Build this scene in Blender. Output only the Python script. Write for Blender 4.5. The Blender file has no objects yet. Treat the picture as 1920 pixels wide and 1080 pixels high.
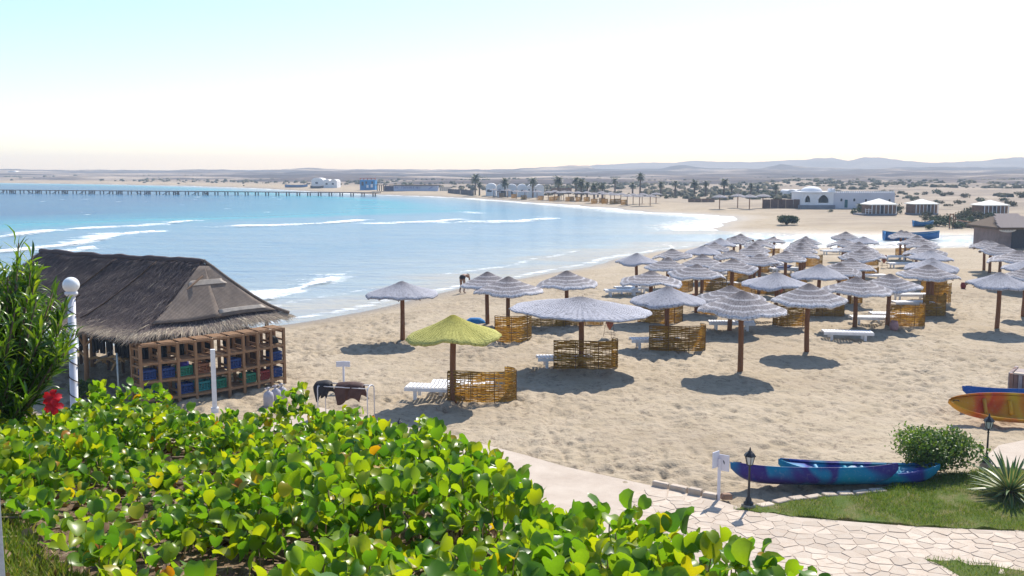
import bpy, math, random
import numpy as np
from mathutils import Vector, Matrix, Euler
random.seed(7); RNG = np.random.default_rng(11)
scene = bpy.context.scene
COL = scene.collection
R = math.radians
# ---------------------------------------------------------------- camera
EYE = 6.8; FPX = 1800.0; PITCH = math.atan(220.0 / FPX)
cam_d = bpy.data.cameras.new('camera'); cam = bpy.data.objects.new('camera', cam_d); COL.objects.link(cam)
cam.location = (0, 0, EYE); cam.rotation_euler = (math.pi / 2 - PITCH, 0, 0)
cam_d.sensor_width = 36; cam_d.lens = 36 * FPX / 1920; cam_d.clip_start = 0.05; cam_d.clip_end = 40000
scene.camera = cam
# ---------------------------------------------------------------- light
SUN_EL = R(46); SUN_AZ = R(25)          # azimuth measured from +Y towards +X
world = bpy.data.worlds.new('World'); scene.world = world; world.use_nodes = True
wnt = world.node_tree; wnt.nodes.clear()
sky = wnt.nodes.new('ShaderNodeTexSky'); sky.sky_type = 'NISHITA'; sky.sun_disc = False
sky.sun_elevation = SUN_EL; sky.sun_rotation = SUN_AZ
sky.altitude = 0; sky.air_density = 1.0; sky.dust_density = 0.5; sky.ozone_density = 3.5
bg = wnt.nodes.new('ShaderNodeBackground'); bg.inputs['Strength'].default_value = 0.15
wo = wnt.nodes.new('ShaderNodeOutputWorld')
wnt.links.new(sky.outputs[0], bg.inputs[0]); wnt.links.new(bg.outputs[0], wo.inputs[0])
sun_d = bpy.data.lights.new('sun', 'SUN'); sun_d.energy = 5.0; sun_d.angle = R(0.5); sun_d.color = (1.0, 0.94, 0.85)
sun = bpy.data.objects.new('sun', sun_d); COL.objects.link(sun)
sdir = Vector((math.sin(SUN_AZ) * math.cos(SUN_EL), math.cos(SUN_AZ) * math.cos(SUN_EL), math.sin(SUN_EL)))
sun.rotation_euler = (-sdir).to_track_quat('-Z', 'Y').to_euler(); sun.location = (20, 40, 60)
vs = scene.view_settings; vs.view_transform = 'Standard'; vs.look = 'None'; vs.gamma = 1.0; vs.exposure = 0.40
vs.use_curve_mapping = False
scene.render.engine = 'CYCLES'

# ---------------------------------------------------------------- helpers
def tag(o, label=None, cat=None, group=None, kind=None):
    if label: o['label'] = label
    if cat: o['category'] = cat
    if group: o['group'] = group
    if kind: o['kind'] = kind
    return o
def link(o, parent=None):
    COL.objects.link(o)
    if parent is not None: o.parent = parent
    return o
def thing(name, label, cat, loc=(0, 0, 0), rz=0.0, group=None, scale=None, rot=None):
    o = bpy.data.objects.new(name, None); COL.objects.link(o); o.empty_display_size = 0.2
    o.location = loc; o.rotation_euler = rot if rot is not None else (0, 0, rz)
    if scale is not None: o.scale = scale
    return tag(o, label, cat, group)
def newmesh(name, verts, faces, mat, smooth=False):
    me = bpy.data.meshes.new(name)
    if isinstance(verts, np.ndarray): verts = verts.tolist()
    me.from_pydata(verts, [], faces); me.update()
    if mat is not None: me.materials.append(mat)
    if smooth: me.polygons.foreach_set('use_smooth', np.ones(len(me.polygons), dtype=bool))
    return me
def fastmesh(name, V, F, mat, smooth=False):
    """V (n,3) float, F (m,k) int with k = 3 or 4"""
    me = bpy.data.meshes.new(name); V = np.asarray(V, np.float32); F = np.asarray(F, np.int32); k = F.shape[1]
    me.vertices.add(len(V)); me.vertices.foreach_set('co', V.ravel())
    me.loops.add(F.size); me.loops.foreach_set('vertex_index', F.ravel())
    me.polygons.add(len(F)); me.polygons.foreach_set('loop_start', np.arange(0, F.size, k, dtype=np.int32))
    me.update(calc_edges=True)
    if smooth: me.polygons.foreach_set('use_smooth', np.ones(len(F), dtype=bool))
    if mat is not None: me.materials.append(mat)
    me.validate()
    return me
def vattr(me, name, arr):
    a = me.attributes.new(name, 'FLOAT', 'POINT'); a.data.foreach_set('value', np.asarray(arr, np.float32).ravel())
def obj(name, me, parent=None, loc=None, rot=None, scale=None):
    o = bpy.data.objects.new(name, me); link(o, parent)
    if loc is not None: o.location = loc
    if rot is not None: o.rotation_euler = rot
    if scale is not None: o.scale = scale
    return o
def copy_tree(o, parent=None):
    c = o.copy(); link(c, parent)
    for ch in list(o.children): copy_tree(ch, c)
    return c
class MB:
    def __init__(s): s.v = []; s.f = []
    def add(s, vs_, fs_):
        b = len(s.v); s.v += [tuple(p) for p in vs_]; s.f += [tuple(i + b for i in f) for f in fs_]; return s
    def box(s, c, d, rz=0.0, M=None, taper=1.0):
        x, y, z = [k / 2 for k in d]; P = []
        for sz in (-1, 1):
            t = taper if sz > 0 else 1.0
            for sx, sy in ((-1, -1), (1, -1), (1, 1), (-1, 1)): P.append(Vector((sx * x * t, sy * y * t, sz * z)))
        if M is None: M = Matrix.Rotation(rz, 3, 'Z')
        P = [M @ p + Vector(c) for p in P]
        return s.add(P, [(3, 2, 1, 0), (4, 5, 6, 7), (0, 1, 5, 4), (1, 2, 6, 5), (2, 3, 7, 6), (3, 0, 4, 7)])
    def bar(s, a, b, w, h=None, roll=0.0):
        a = Vector(a); b = Vector(b); d = b - a; L = d.length; h = h or w
        q = d.to_track_quat('Y', 'Z').to_matrix() @ Matrix.Rotation(roll, 3, 'Y')
        return s.box((a + b) / 2, (w, L, h), M=q)
    def tube(s, pts, rad, n=8, cap=True):
        pts = [Vector(p) for p in pts]
        if not isinstance(rad, (list, tuple)): rad = [rad] * len(pts)
        b = len(s.v); up = None
        for i, p in enumerate(pts):
            t = (pts[min(i + 1, len(pts) - 1)] - pts[max(i - 1, 0)]).normalized()
            if up is None:
                up = Vector((0, 0, 1)) if abs(t.z) < 0.9 else Vector((1, 0, 0))
            x = up.cross(t)
            if x.length < 1e-6: x = Vector((1, 0, 0)).cross(t)
            x.normalize(); y = t.cross(x); up = y
            for k in range(n):
                a = 2 * math.pi * k / n; s.v.append(tuple(p + (x * math.cos(a) + y * math.sin(a)) * rad[i]))
        for i in range(len(pts) - 1):
            for k in range(n):
                s.f.append((b + i * n + k, b + i * n + (k + 1) % n, b + (i + 1) * n + (k + 1) % n, b + (i + 1) * n + k))
        if cap:
            s.f.append(tuple(b + k for k in range(n))[::-1]); e = b + (len(pts) - 1) * n
            s.f.append(tuple(e + k for k in range(n)))
        return s
    def lathe(s, prof, n=16, c=(0, 0, 0)):
        b = len(s.v)
        for r, z in prof:
            for k in range(n):
                a = 2 * math.pi * k / n; s.v.append((c[0] + r * math.cos(a), c[1] + r * math.sin(a), c[2] + z))
        for i in range(len(prof) - 1):
            for k in range(n):
                s.f.append((b + i * n + k, b + i * n + (k + 1) % n, b + (i + 1) * n + (k + 1) % n, b + (i + 1) * n + k))
        s.f.append(tuple(b + k for k in range(n))[::-1]); e = b + (len(prof) - 1) * n
        s.f.append(tuple(e + k for k in range(n)))
        return s
    def mesh(s, name, mat, smooth=False): return newmesh(name, s.v, s.f, mat, smooth)
    def build(s, name, mat, parent=None, smooth=False, **k): return obj(name, s.mesh(name, mat, smooth), parent, **k)
def bevel(o, w, seg=1):
    m = o.modifiers.new('bevel', 'BEVEL'); m.width = w; m.segments = seg; m.limit_method = 'ANGLE'; return o

# ---- noise
_LAT = RNG.random((256, 256))
def vnoise(x, y, seed=0):
    x = np.asarray(x, float) + seed * 17.31; y = np.asarray(y, float) + seed * 9.77
    xi = np.floor(x).astype(int); yi = np.floor(y).astype(int); fx = x - xi; fy = y - yi
    fx = fx * fx * (3 - 2 * fx); fy = fy * fy * (3 - 2 * fy)
    a = _LAT[xi & 255, yi & 255]; b = _LAT[(xi + 1) & 255, yi & 255]; c = _LAT[xi & 255, (yi + 1) & 255]; d = _LAT[(xi + 1) & 255, (yi + 1) & 255]
    return (a * (1 - fx) + b * fx) * (1 - fy) + (c * (1 - fx) + d * fx) * fy
def fbm(x, y, o=4, seed=0, gain=0.5):
    s = 0; a = 1; t = 0
    for i in range(o):
        s = s + a * vnoise(x * 2 ** i, y * 2 ** i, seed + i * 3); t += a; a *= gain
    return s / t
def sstep(a, b, x):
    t = np.clip((x - a) / (b - a), 0, 1); return t * t * (3 - 2 * t)

# ---- picture point -> place
CP, SP = math.cos(PITCH), math.sin(PITCH)
def ray(px, py):
    u = (px - 960) / FPX; v = (540 - py) / FPX
    return (u, CP + v * SP, -SP + v * CP)
def on_plane(px, py, z=0.0):
    d = ray(px, py); t = (z - EYE) / d[2]; return Vector((d[0] * t, d[1] * t, z))
def at_y(px, py, Y):
    d = ray(px, py); t = Y / d[1]; return Vector((d[0] * t, Y, EYE + d[2] * t))

SEA = -0.5
near_px = [(-200, 700), (100, 662), (300, 636), (420, 622), (540, 608), (610, 598), (690, 581), (760, 565), (830, 550), (900, 535), (990, 521), (1090, 503), (1150, 487), (1240, 471), (1310, 462), (1350, 460),
           (1400, 462), (1470, 465), (1550, 464), (1650, 465), (1750, 464), (1870, 462), (2100, 463), (2600, 463)]
A_pts = [(-300, 8), (-120, 22), (-60, 29)] + [tuple(on_plane(x, y, SEA)[:2]) for x, y in near_px] + [(300, 88), (300, -300), (-300, -300)]
far_px = [(-300, 341.0), (0, 343), (200, 345.5), (350, 348.5), (480, 353), (600, 360), (700, 364.5), (800, 368), (880, 371.5), (960, 377), (1080, 385), (1142, 390), (1220, 398), (1300, 401.5), (1370, 406),
          (1387, 411), (1352, 420), (1335, 428), (1350, 434), (1455, 437), (1560, 439), (1650, 441), (1760, 440), (1870, 439), (2100, 440), (2400, 441)]
B_pts = [(-9000, 2500), (-1500, 800)] + [tuple(on_plane(x, y, SEA)[:2]) for x, y in far_px] + [(320, 112), (9000, 600), (9000, 12000), (-9000, 12000)]
def poly_sd(P, x, y):
    P = np.array(P); x = np.asarray(x, float); y = np.asarray(y, float)
    best = np.full(x.shape, 1e18); ins = np.zeros(x.shape, bool)
    for i in range(len(P)):
        ax, ay = P[i]; bx, by = P[(i + 1) % len(P)]; dx, dy = bx - ax, by - ay
        t = np.clip(((x - ax) * dx + (y - ay) * dy) / (dx * dx + dy * dy + 1e-12), 0, 1)
        best = np.minimum(best, (x - ax - t * dx) ** 2 + (y - ay - t * dy) ** 2)
        if ay != by:
            c = ((ay > y) != (by > y)) & (x < (bx - ax) * (y - ay) / (by - ay) + ax); ins ^= c
    d = np.sqrt(best); return np.where(ins, d, -d)
def shore(x, y):
    """distance to the nearest waterline, positive on land"""
    a = poly_sd(A_pts, x, y); b = poly_sd(B_pts, x, y); w = 0.9 * (fbm(np.asarray(x) / 5.0, np.asarray(y) / 5.0, 2, 5) - 0.5)
    return a + w, b + w * np.clip(np.asarray(y) / 60.0, 0, 3)
def zfun(x, y):
    x = np.asarray(x, float); y = np.asarray(y, float); a, b = shore(x, y)
    za = SEA + 0.5 * (1 - np.exp(-np.maximum(a, 0) / 6.0))
    dn = fbm(x / 38.0, y / 38.0, 3, 2) - 0.42
    zb = SEA + 0.7 * (1 - np.exp(-np.maximum(b, 0) / 8.0)) + 0.9 * sstep(10, 160, b) + 3.2 * sstep(20, 220, b) * np.clip(dn, -0.05, 1) + 0.35 * (fbm(x / 7., y / 7., 2, 8) - .5) * sstep(4, 30, b)
    sea = SEA + 0.08 * np.maximum(np.maximum(a, b), -40)
    return np.where(a > 0, za, np.where(b > 0, zb, sea))
def ground(px, py):
    z = 0.0
    for _ in range(6):
        p = on_plane(px, py, z); z = float(zfun(np.array([p.x]), np.array([p.y]))[0])
    return Vector((p.x, p.y, z))
def gz(x, y): return float(zfun(np.array([x]), np.array([y]))[0])

# ---------------------------------------------------------------- material helpers
class Mt:
    def __init__(s, name):
        s.m = bpy.data.materials.new(name); s.m.use_nodes = True; s.t = s.m.node_tree; s.t.nodes.clear()
        s.out = s.t.nodes.new('ShaderNodeOutputMaterial')
    def n(s, typ, ins=None, **props):
        nd = s.t.nodes.new('ShaderNode' + typ)
        for k, v in props.items(): setattr(nd, k, v)
        for k, v in (ins or {}).items(): s.set(nd.inputs[k], v)
        return nd
    def set(s, sock, v):
        if isinstance(v, bpy.types.NodeSocket): s.t.links.new(v, sock)
        elif isinstance(v, bpy.types.Node): s.t.links.new(v.outputs[0], sock)
        else:
            if isinstance(v, tuple) and len(v) == 3 and sock.type == 'RGBA': v = v + (1,)
            sock.default_value = v
    def coord(s, kind='Object'): return s.n('TexCoord').outputs[kind]
    def noise(s, vec, scale, detail=3, rough=0.55, dist=0.0):
        return s.n('TexNoise', {'Vector': vec, 'Scale': scale, 'Detail': detail, 'Roughness': rough, 'Distortion': dist}).outputs['Fac']
    def mapv(s, vec, scale=(1, 1, 1), rot=(0, 0, 0)): return s.n('Mapping', {'Vector': vec, 'Scale': scale, 'Rotation': rot}).outputs[0]
    def math(s, op, a, b=None, c=None, clamp=False):
        nd = s.n('Math', None, operation=op, use_clamp=clamp); s.set(nd.inputs[0], a)
        if b is not None: s.set(nd.inputs[1], b)
        if c is not None: s.set(nd.inputs[2], c)
        return nd.outputs[0]
    def mix(s, f, a, b, blend='MIX'):
        nd = s.n('Mix', None, data_type='RGBA', blend_type=blend); s.set(nd.inputs[0], f); s.set(nd.inputs[6], a); s.set(nd.inputs[7], b); return nd.outputs[2]
    def ramp(s, f, stops, interp='LINEAR'):
        nd = s.n('ValToRGB', {'Fac': f}); cr = nd.color_ramp; cr.interpolation = interp
        while len(cr.elements) < len(stops): cr.elements.new(0.5)
        for e, (p, c) in zip(cr.elements, stops):
            e.position = p; e.color = (c, c, c, 1) if isinstance(c, (int, float)) else tuple(c) + (1,)
        return nd.outputs['Color']
    def attr(s, name): return s.n('Attribute', None, attribute_name=name).outputs['Fac']
    def bump(s, h, strength=0.5, dist=0.02, normal=None):
        ins = {'Height': h, 'Strength': strength, 'Distance': dist}
        if normal is not None: ins['Normal'] = normal
        return s.n('Bump', ins).outputs[0]
    def bsdf(s, col, rough=0.7, normal=None, spec=0.3, **k):
        ins = {'Base Color': col, 'Roughness': rough, 'Specular IOR Level': spec}
        if normal is not None: ins['Normal'] = normal
        ins.update(k); return s.n('BsdfPrincipled', ins).outputs[0]
    def done(s, shader): s.t.links.new(shader, s.out.inputs['Surface']); return s.m
def simple(name, col, rough=0.7, var=0.25, scale=6.0, bump=0.15, bscale=40.0, spec=0.3, metal=0.0, bdist=0.01):
    """plain painted or natural surface: base colour with grain and wear"""
    m = Mt(name); c = m.coord(); n1 = m.noise(c, scale, 4); n2 = m.noise(c, bscale, 3)
    dark = tuple(x * (1 - var) for x in col); lite = tuple(min(1, x * (1 + var * 0.7)) for x in col)
    cc = m.ramp(n1, [(0.3, dark), (0.5, col), (0.72, lite)])
    return m.done(m.bsdf(cc, rough, m.bump(n2, bump, bdist), spec, Metallic=metal))
def leafmat(name, stops, trans=0.4, rough=0.35, spec=0.5, attr='tone'):
    m = Mt(name); t = m.attr(attr); col = m.ramp(t, stops)
    c = m.coord(); n = m.noise(c, 9.0, 2); col = m.mix(m.math('MULTIPLY', n, 0.35), col, tuple(x * 0.55 for x in stops[0][1]))
    d = m.bsdf(col, rough, None, spec)
    tr = m.n('BsdfTranslucent', {'Color': m.mix(1.0, col, (1.0, 1.0, 0.35), 'MULTIPLY')}).outputs[0]
    return m.done(m.n('MixShader', {0: trans, 1: d, 2: tr}).outputs[0])
def wood(name, col, var=0.35, ax=(1, 1, 0.08), rough=0.8):
    m = Mt(name); c = m.mapv(m.coord(), tuple(a * 30 for a in ax)); n = m.noise(c, 1.5, 4, 0.6); n2 = m.noise(m.coord(), 3.0, 2)
    cc = m.ramp(n, [(0.3, tuple(x * (1 - var) for x in col)), (0.6, col), (0.8, tuple(min(1, x * (1 + var)) for x in col))])
    cc = m.mix(m.math('MULTIPLY', n2, 0.5), cc, tuple(x * 0.6 for x in col))
    return m.done(m.bsdf(cc, rough, m.bump(n, 0.4, 0.01), 0.2))
# ================================================================ SETTING
# ---- sand sheet (beach, sea bed, desert plain)
def sand_material():
    m = Mt('sand'); g = m.n('NewGeometry').outputs['Position']
    big = m.noise(g, 0.16, 4, 0.6); mid = m.noise(g, 1.1, 4, 0.65); fine = m.noise(g, 14.0, 3, 0.7)
    col = m.ramp(big, [(0.3, (0.30, 0.235, 0.155)), (0.5, (0.375, 0.302, 0.205)), (0.7, (0.43, 0.356, 0.255))])
    col = m.mix(m.ramp(mid, [(0.35, 0.0), (0.7, 0.45)]), col, (0.455, 0.375, 0.285))
    fl = m.noise(m.mapv(g, (1, .8, 1)), 5.5, 5, 0.8); fl2 = m.noise(g, 0.9, 3, 0.6)
    fk = m.math('MULTIPLY', m.ramp(fl, [(0.52, 0.0), (0.60, 1.0)]), m.ramp(fl2, [(0.38, 0.15), (0.6, 1.0)]))
    col = m.mix(m.math('MULTIPLY', fk, 0.75), col, (0.155, 0.115, 0.08))
    # far desert ground is stonier and patched with dry scrub
    land = m.attr('desert'); scrub = m.noise(m.mapv(g, (0.05, 0.07, 1)), 1.0, 6, 0.72); rock = m.noise(m.mapv(g, (0.008, 0.012, 1)), 1.0, 5, 0.6)
    dcol = m.ramp(scrub, [(0.36, (0.12, 0.09, 0.07)), (0.46, (0.22, 0.17, 0.125)), (0.58, (0.33, 0.26, 0.19)), (0.75, (0.42, 0.35, 0.27))])
    dcol = m.mix(m.ramp(rock, [(0.4, 0.0), (0.6, 0.5)]), dcol, (0.24, 0.20, 0.165))
    col = m.mix(land, col, dcol)
    wet = m.attr('wet'); col = m.mix(wet, col, (0.20, 0.15, 0.10))
    rough = m.math('SUBTRACT', 0.92, m.math('MULTIPLY', wet, 0.55))
    h = m.math('ADD', m.math('MULTIPLY', m.noise(g, 4.5, 3, 0.6), 1.0), m.math('MULTIPLY', fine, 0.35))
    return m.done(m.bsdf(col, rough, m.bump(h, 0.9, 0.07), 0.25))
SAND = sand_material()
MOUNDS = []
def polar_grid(ths, rs):
    T, Rr = np.meshgrid(ths, rs); X = Rr * np.sin(T); Y = Rr * np.cos(T); nr, nt = T.shape
    i = np.arange(nr - 1)[:, None] * nt + np.arange(nt - 1)[None, :]
    F = np.stack([i, i + 1, i + nt + 1, i + nt], -1).reshape(-1, 4)[:, ::-1]
    return X.ravel(), Y.ravel(), F
def build_sand():
    ths = np.concatenate([np.radians(np.linspace(-180, -33, 60, endpoint=False)), np.radians(np.linspace(-33, 33, 700)), np.radians(np.linspace(33, 180, 61)[1:])])
    rs = [2.0]
    while rs[-1] < 12: rs.append(rs[-1] + 0.9)
    while rs[-1] < 62: rs.append(rs[-1] * 1.0036)
    while rs[-1] < 420: rs.append(rs[-1] * 1.012)
    while rs[-1] < 11500: rs.append(rs[-1] * 1.05)
    rs = np.array(rs); X, Y, F = polar_grid(ths, rs); Z = zfun(X, Y); a, b = shore(X, Y); D = np.hypot(X, Y)
    near = (a > 0.5) & (D < 75) & (Y > 8)
    xs, ys = X[near], Y[near]
    tr = sstep(0.38, 0.62, fbm(xs / 4.5, ys / 4.5, 3, 31)); calm = 0.35 + 0.65 * tr
    calm = calm * (1 - 0.55 * np.exp(-((xs - 9 - 0.12 * (ys - 25)) / 2.6) ** 2))
    n1 = vnoise(xs / 0.24, ys / 0.30, 41); n2 = vnoise(xs / 0.17, ys / 0.20, 47); n3 = fbm(xs / 0.9, ys / 0.9, 2, 53)
    h = -0.10 * np.clip(n1 - 0.58, 0, 1) - 0.07 * np.clip(n2 - 0.6, 0, 1) + 0.05 * np.clip(0.4 - n1, 0, 1) + 0.05 * (n3 - 0.5)
    fade = np.clip((a[near] - 0.5) / 3.0, 0, 1) * np.clip((75 - D[near]) / 20, 0, 1)
    h = h * calm * fade * 3.1 + 0.10 * (fbm(xs / 3.2, ys / 3.2, 2, 61) - 0.5) * fade
    for (mx, my, mh, mr) in MOUNDS: h = h + mh * np.exp(-((xs - mx) ** 2 + (ys - my) ** 2) / (mr * mr))
    Z[near] += h
    # under the embankment the sheet keeps below it
    me = fastmesh('beach_sand', np.stack([X, Y, Z], 1), F, SAND, True)
    s = np.maximum(a, b)
    vattr(me, 'wet', np.clip(1.0 - np.maximum(s - 0.1, 0) / np.where(D < 90, 2.2, 5.0), 0, 1) * 0.9)
    vattr(me, 'desert', np.where(b > a, np.maximum(sstep(14, 75, b), 0.75 * sstep(3, 18, b) * sstep(20, 45, X) * (0.4 + 0.6 * sstep(.4, .6, fbm(X / 9, Y / 3, 3, 141)))), 0))
    return tag(obj('beach_sand', me), kind='structure')

# ---- sea
REEF = [tuple(on_plane(x, y, SEA)[:2]) for x, y in [(-500, 455), (0, 441), (200, 431), (350, 424), (480, 420), (690, 414.5), (860, 413), (1030, 411), (1130, 404), (1200, 401)]]
def line_sd(P, x, y):
    """signed distance to an open polyline, positive beyond it (larger y)"""
    P = np.array(P); best = np.full(x.shape, 1e18); sg = np.ones(x.shape)
    for i in range(len(P) - 1):
        ax, ay = P[i]; bx, by = P[i + 1]; dx, dy = bx - ax, by - ay
        t = np.clip(((x - ax) * dx + (y - ay) * dy) / (dx * dx + dy * dy), 0, 1); ex = x - ax - t * dx; ey = y - ay - t * dy
        d = ex * ex + ey * ey; up = d < best; best = np.where(up, d, best); sg = np.where(up, np.sign(dx * ey - dy * ex), sg)
    return np.sqrt(best) * sg
def water_material():
    m = Mt('sea_water'); g = m.n('NewGeometry').outputs['Position']
    dp = m.attr('depth'); n = m.noise(m.mapv(g, (0.03, 0.09, 1), (0, 0, 0.1)), 1.0, 4, 0.6)
    f = m.math('ADD', dp, m.math('MULTIPLY', m.math('SUBTRACT', n, 0.5), 0.30), clamp=True)
    col = m.ramp(f, [(0.0, (0.36, 0.33, 0.27)), (0.06, (0.27, 0.32, 0.33)), (0.28, (0.17, 0.26, 0.325)), (0.5, (0.10, 0.235, 0.325)), (0.62, (0.010, 0.255, 0.33)), (0.82, (0.003, 0.165, 0.27)), (1.0, (0.002, 0.085, 0.19))])
    w1 = m.noise(m.mapv(g, (0.5, 1.3, 1), (0, 0, 0.25)), 1.0, 4, 0.6, 0.4); w2 = m.noise(m.mapv(g, (2.2, 4.5, 1), (0, 0, 0.3)), 1.0, 3, 0.6); w3 = m.noise(m.mapv(g, (0.12, 0.35, 1), (0, 0, 0.2)), 1.0, 3, 0.5)
    h = m.math('ADD', m.math('ADD', m.math('MULTIPLY', w1, 0.55), m.math('MULTIPLY', w2, 0.20)), m.math('MULTIPLY', w3, 1.3))
    nb = m.bump(h, 1.0, 0.45); ng = m.bump(h, 1.0, 0.27); fr = m.math('MINIMUM', m.n('Fresnel', {'IOR': 1.33, 'Normal': ng}).outputs[0], 0.36)      # wind-roughened water never mirrors fully
    bs = m.n('MixShader', {0: fr, 1: m.n('BsdfDiffuse', {'Color': col, 'Normal': nb}).outputs[0], 2: m.n('BsdfGlossy', {'Color': (1, 1, 1), 'Roughness': 0.13, 'Normal': ng}).outputs[0]}).outputs[0]
    # foam: soft patches along the wash, from the mesh attribute
    fa = m.attr('foam'); fn = m.noise(m.mapv(g, (0.5, 1.2, 1)), 1.0, 5, 0.7); fn2 = m.noise(m.mapv(g, (1.6, 4.0, 1)), 1.0, 4, 0.7)
    fm = m.math('MULTIPLY', m.ramp(m.math('ADD', fa, m.math('MULTIPLY', m.math('SUBTRACT', m.math('MULTIPLY', m.math('ADD', fn, fn2), 0.5), 0.5), 1.7)), [(0.42, 0.0), (0.66, 1.0)]), m.ramp(fa, [(0.02, 0.0), (0.2, 1.0)]))
    foam = m.bsdf((0.82, 0.85, 0.86), 0.8, None, 0.2)
    return m.done(m.n('MixShader', {0: fm, 1: bs, 2: foam}).outputs[0])
WATER = water_material()
def build_sea():
    ths = np.concatenate([np.radians(np.linspace(-120, -34, 40, endpoint=False)), np.radians(np.linspace(-34, 36, 560)), np.radians(np.linspace(36, 110, 30)[1:])])
    rs = [24.0]
    while rs[-1] < 150: rs.append(rs[-1] * 1.007)
    while rs[-1] < 2600: rs.append(rs[-1] * 1.02)
    X, Y, F = polar_grid(ths, np.array(rs)); a, b = shore(X, Y); s = -np.maximum(a, b); rf = line_sd(REEF, X, Y); D = np.hypot(X, Y)
    j = 10 * (fbm(X / 30, Y / 30, 3, 71) - 0.5)
    shelf = 0.30 * sstep(0, 26, s) + 0.16 * sstep(30, 80, s)
    deep = sstep(-4, 34, rf + j) * sstep(2, 40, -b)
    left = sstep(-20, -120, X)
    dep = shelf + deep * (0.30 + 0.20 * sstep(25, 110, rf + j * 2) * (0.5 + 0.5 * left)) + 0.10 * left * sstep(0, 60, rf)
    band = np.exp(-((D - 185 - 14 * (fbm(X / 50, Y / 50, 2, 9) - .5)) / 14) ** 2) * 0.18 * left * (deep > 0.3)
    dep = np.clip(dep + band, 0, 1)
    inlet = (X > 18) & (D < 135); dep = np.where(inlet, np.minimum(dep, 0.24), dep)
    amp = sstep(0.5, 9, s)
    Z = SEA + amp * (0.10 * (fbm(X / 3.2, Y / 1.6, 3, 81) - 0.5) + 0.12 * (fbm(X / 14, Y / 6, 2, 87) - 0.5))
    # swash foam on the near beach, wide wash on the far one
    sa, sb = -a, -b
    fo = np.exp(-((sa - 0.5 - 1.2 * fbm(X / 6, Y / 6, 2, 91)) / 0.8) ** 2) * 0.50 * (X < 40)
    fo += 0.45 * np.exp(-((sa - 4.5 - 3.0 * fbm(X / 9, Y / 9, 2, 95)) / 0.8) ** 2) * sstep(0.42, 0.6, fbm(X / 10, Y / 10, 2, 97)) * (X < 20)
    wid = 4 + 6 * np.exp(-((X - 22) / 26) ** 2)
    fo += 0.58 * np.exp(-(np.maximum(sb - 1, 0) / wid) ** 2) * (sb > -1) * (Y > 118)
    fo += 0.12 * sstep(18, 2, sb) * (D < 128) * (X > 20)
    fo += 0.5 * np.exp(-((sb - 26 - 8 * fbm(X / 20, Y / 20, 2, 99)) / 3.5) ** 2) * (X > -12) * (Y > 120) * sstep(0.4, 0.6, fbm(X / 16, Y / 16, 2, 98))
    caps = vnoise(X / 5.5, Y / 2.6, 103); fo += 0.55 * sstep(0.88, 0.97, caps) * deep
    for pts in WAVES:
        L_ = [tuple(on_plane(x, y, SEA)[:2]) for x, y in pts]; sd = line_sd(L_, X, Y); hit = np.abs(sd) < 12; t_ = np.where(sd < 0, np.exp(-(sd / 1.6) ** 2), np.exp(-(sd / 4.5) ** 2)) * hit
        fo = np.maximum(fo, t_ * 0.52 * (0.5 + vnoise(X / 4, Y / 2, 131)))
    me = fastmesh('sea', np.stack([X, Y, Z], 1), F, WATER, True); vattr(me, 'depth', dep); vattr(me, 'foam', np.clip(fo, 0, 1))
    return tag(obj('sea', me), kind='structure')
# ---- breaking waves: low ridges with a foamy front
def foam_material():
    m = Mt('foam'); g = m.n('NewGeometry').outputs['Position']; n = m.noise(m.mapv(g, (1.2, 2.2, 2)), 1.0, 5, 0.7); e = m.attr('edge')
    f = m.ramp(m.math('ADD', e, m.math('MULTIPLY', m.math('SUBTRACT', n, 0.5), 2.2)), [(0.38, 0.0), (1.05, 0.92)])
    w = m.bsdf((0.84, 0.86, 0.87), 0.75, m.bump(n, 0.8, 0.1), 0.2); t = m.n('BsdfTransparent').outputs[0]
    return m.done(m.n('MixShader', {0: f, 1: t, 2: w}).outputs[0])
FOAM = foam_material()
def breaker(pts, wid, hgt, label):
    P = [on_plane(x, y, SEA) for x, y in pts]; L = []
    n = 0; seg = []
    for i in range(len(P) - 1):
        k = max(2, int((P[i + 1] - P[i]).length / 0.5))
        for j in range(k): seg.append(P[i].lerp(P[i + 1], j / k))
    seg.append(P[-1]); N = len(seg); prof = [(-0.5, 0.0, 0.0), (-0.3, 0.35, 0.45), (-0.08, 0.9, 0.8), (0.12, 1.0, 1.0), (0.3, 0.55, 0.85), (0.6, 0.2, 0.5), (1.0, 0.02, 0.2), (1.5, -0.05, 0.0)]
    V = []; E = []
    for i, p in enumerate(seg):
        u = i / (N - 1); tp = min(1, 6 * u, 6 * (1 - u)) ** 0.6; j = float(fbm(np.array(p.x / 3.0), np.array(p.y / 3.0), 2, 13)); j2 = float(vnoise(np.array(p.x / 1.1), np.array(p.y / 1.1), 29))
        d = (seg[min(i + 1, N - 1)] - seg[max(i - 1, 0)]).normalized(); nr = Vector((d.y, -d.x, 0))     # towards the camera side
        w = wid * (0.45 + 1.1 * j) * (0.3 + 0.7 * tp); h = hgt * tp * (0.5 + 0.9 * j) * (0.8 + 0.4 * j2)
        for (o, z, e) in prof:
            q = p + nr * (o * w + 0.5 * (j2 - .5)); V.append((q.x, q.y, SEA + 0.06 + z * h)); E.append(e * (0.35 + 0.65 * tp) * (0.65 + 0.7 * j))
    k = len(prof); i0 = np.arange(N - 1)[:, None] * k + np.arange(k - 1)[None, :]
    F = np.stack([i0, i0 + 1, i0 + k + 1, i0 + k], -1).reshape(-1, 4)
    me = fastmesh('breaking_wave', np.array(V), F, FOAM, True); vattr(me, 'edge', np.array(E)); o = obj('breaking_wave', me)
    return tag(o, kind='structure')

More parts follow.
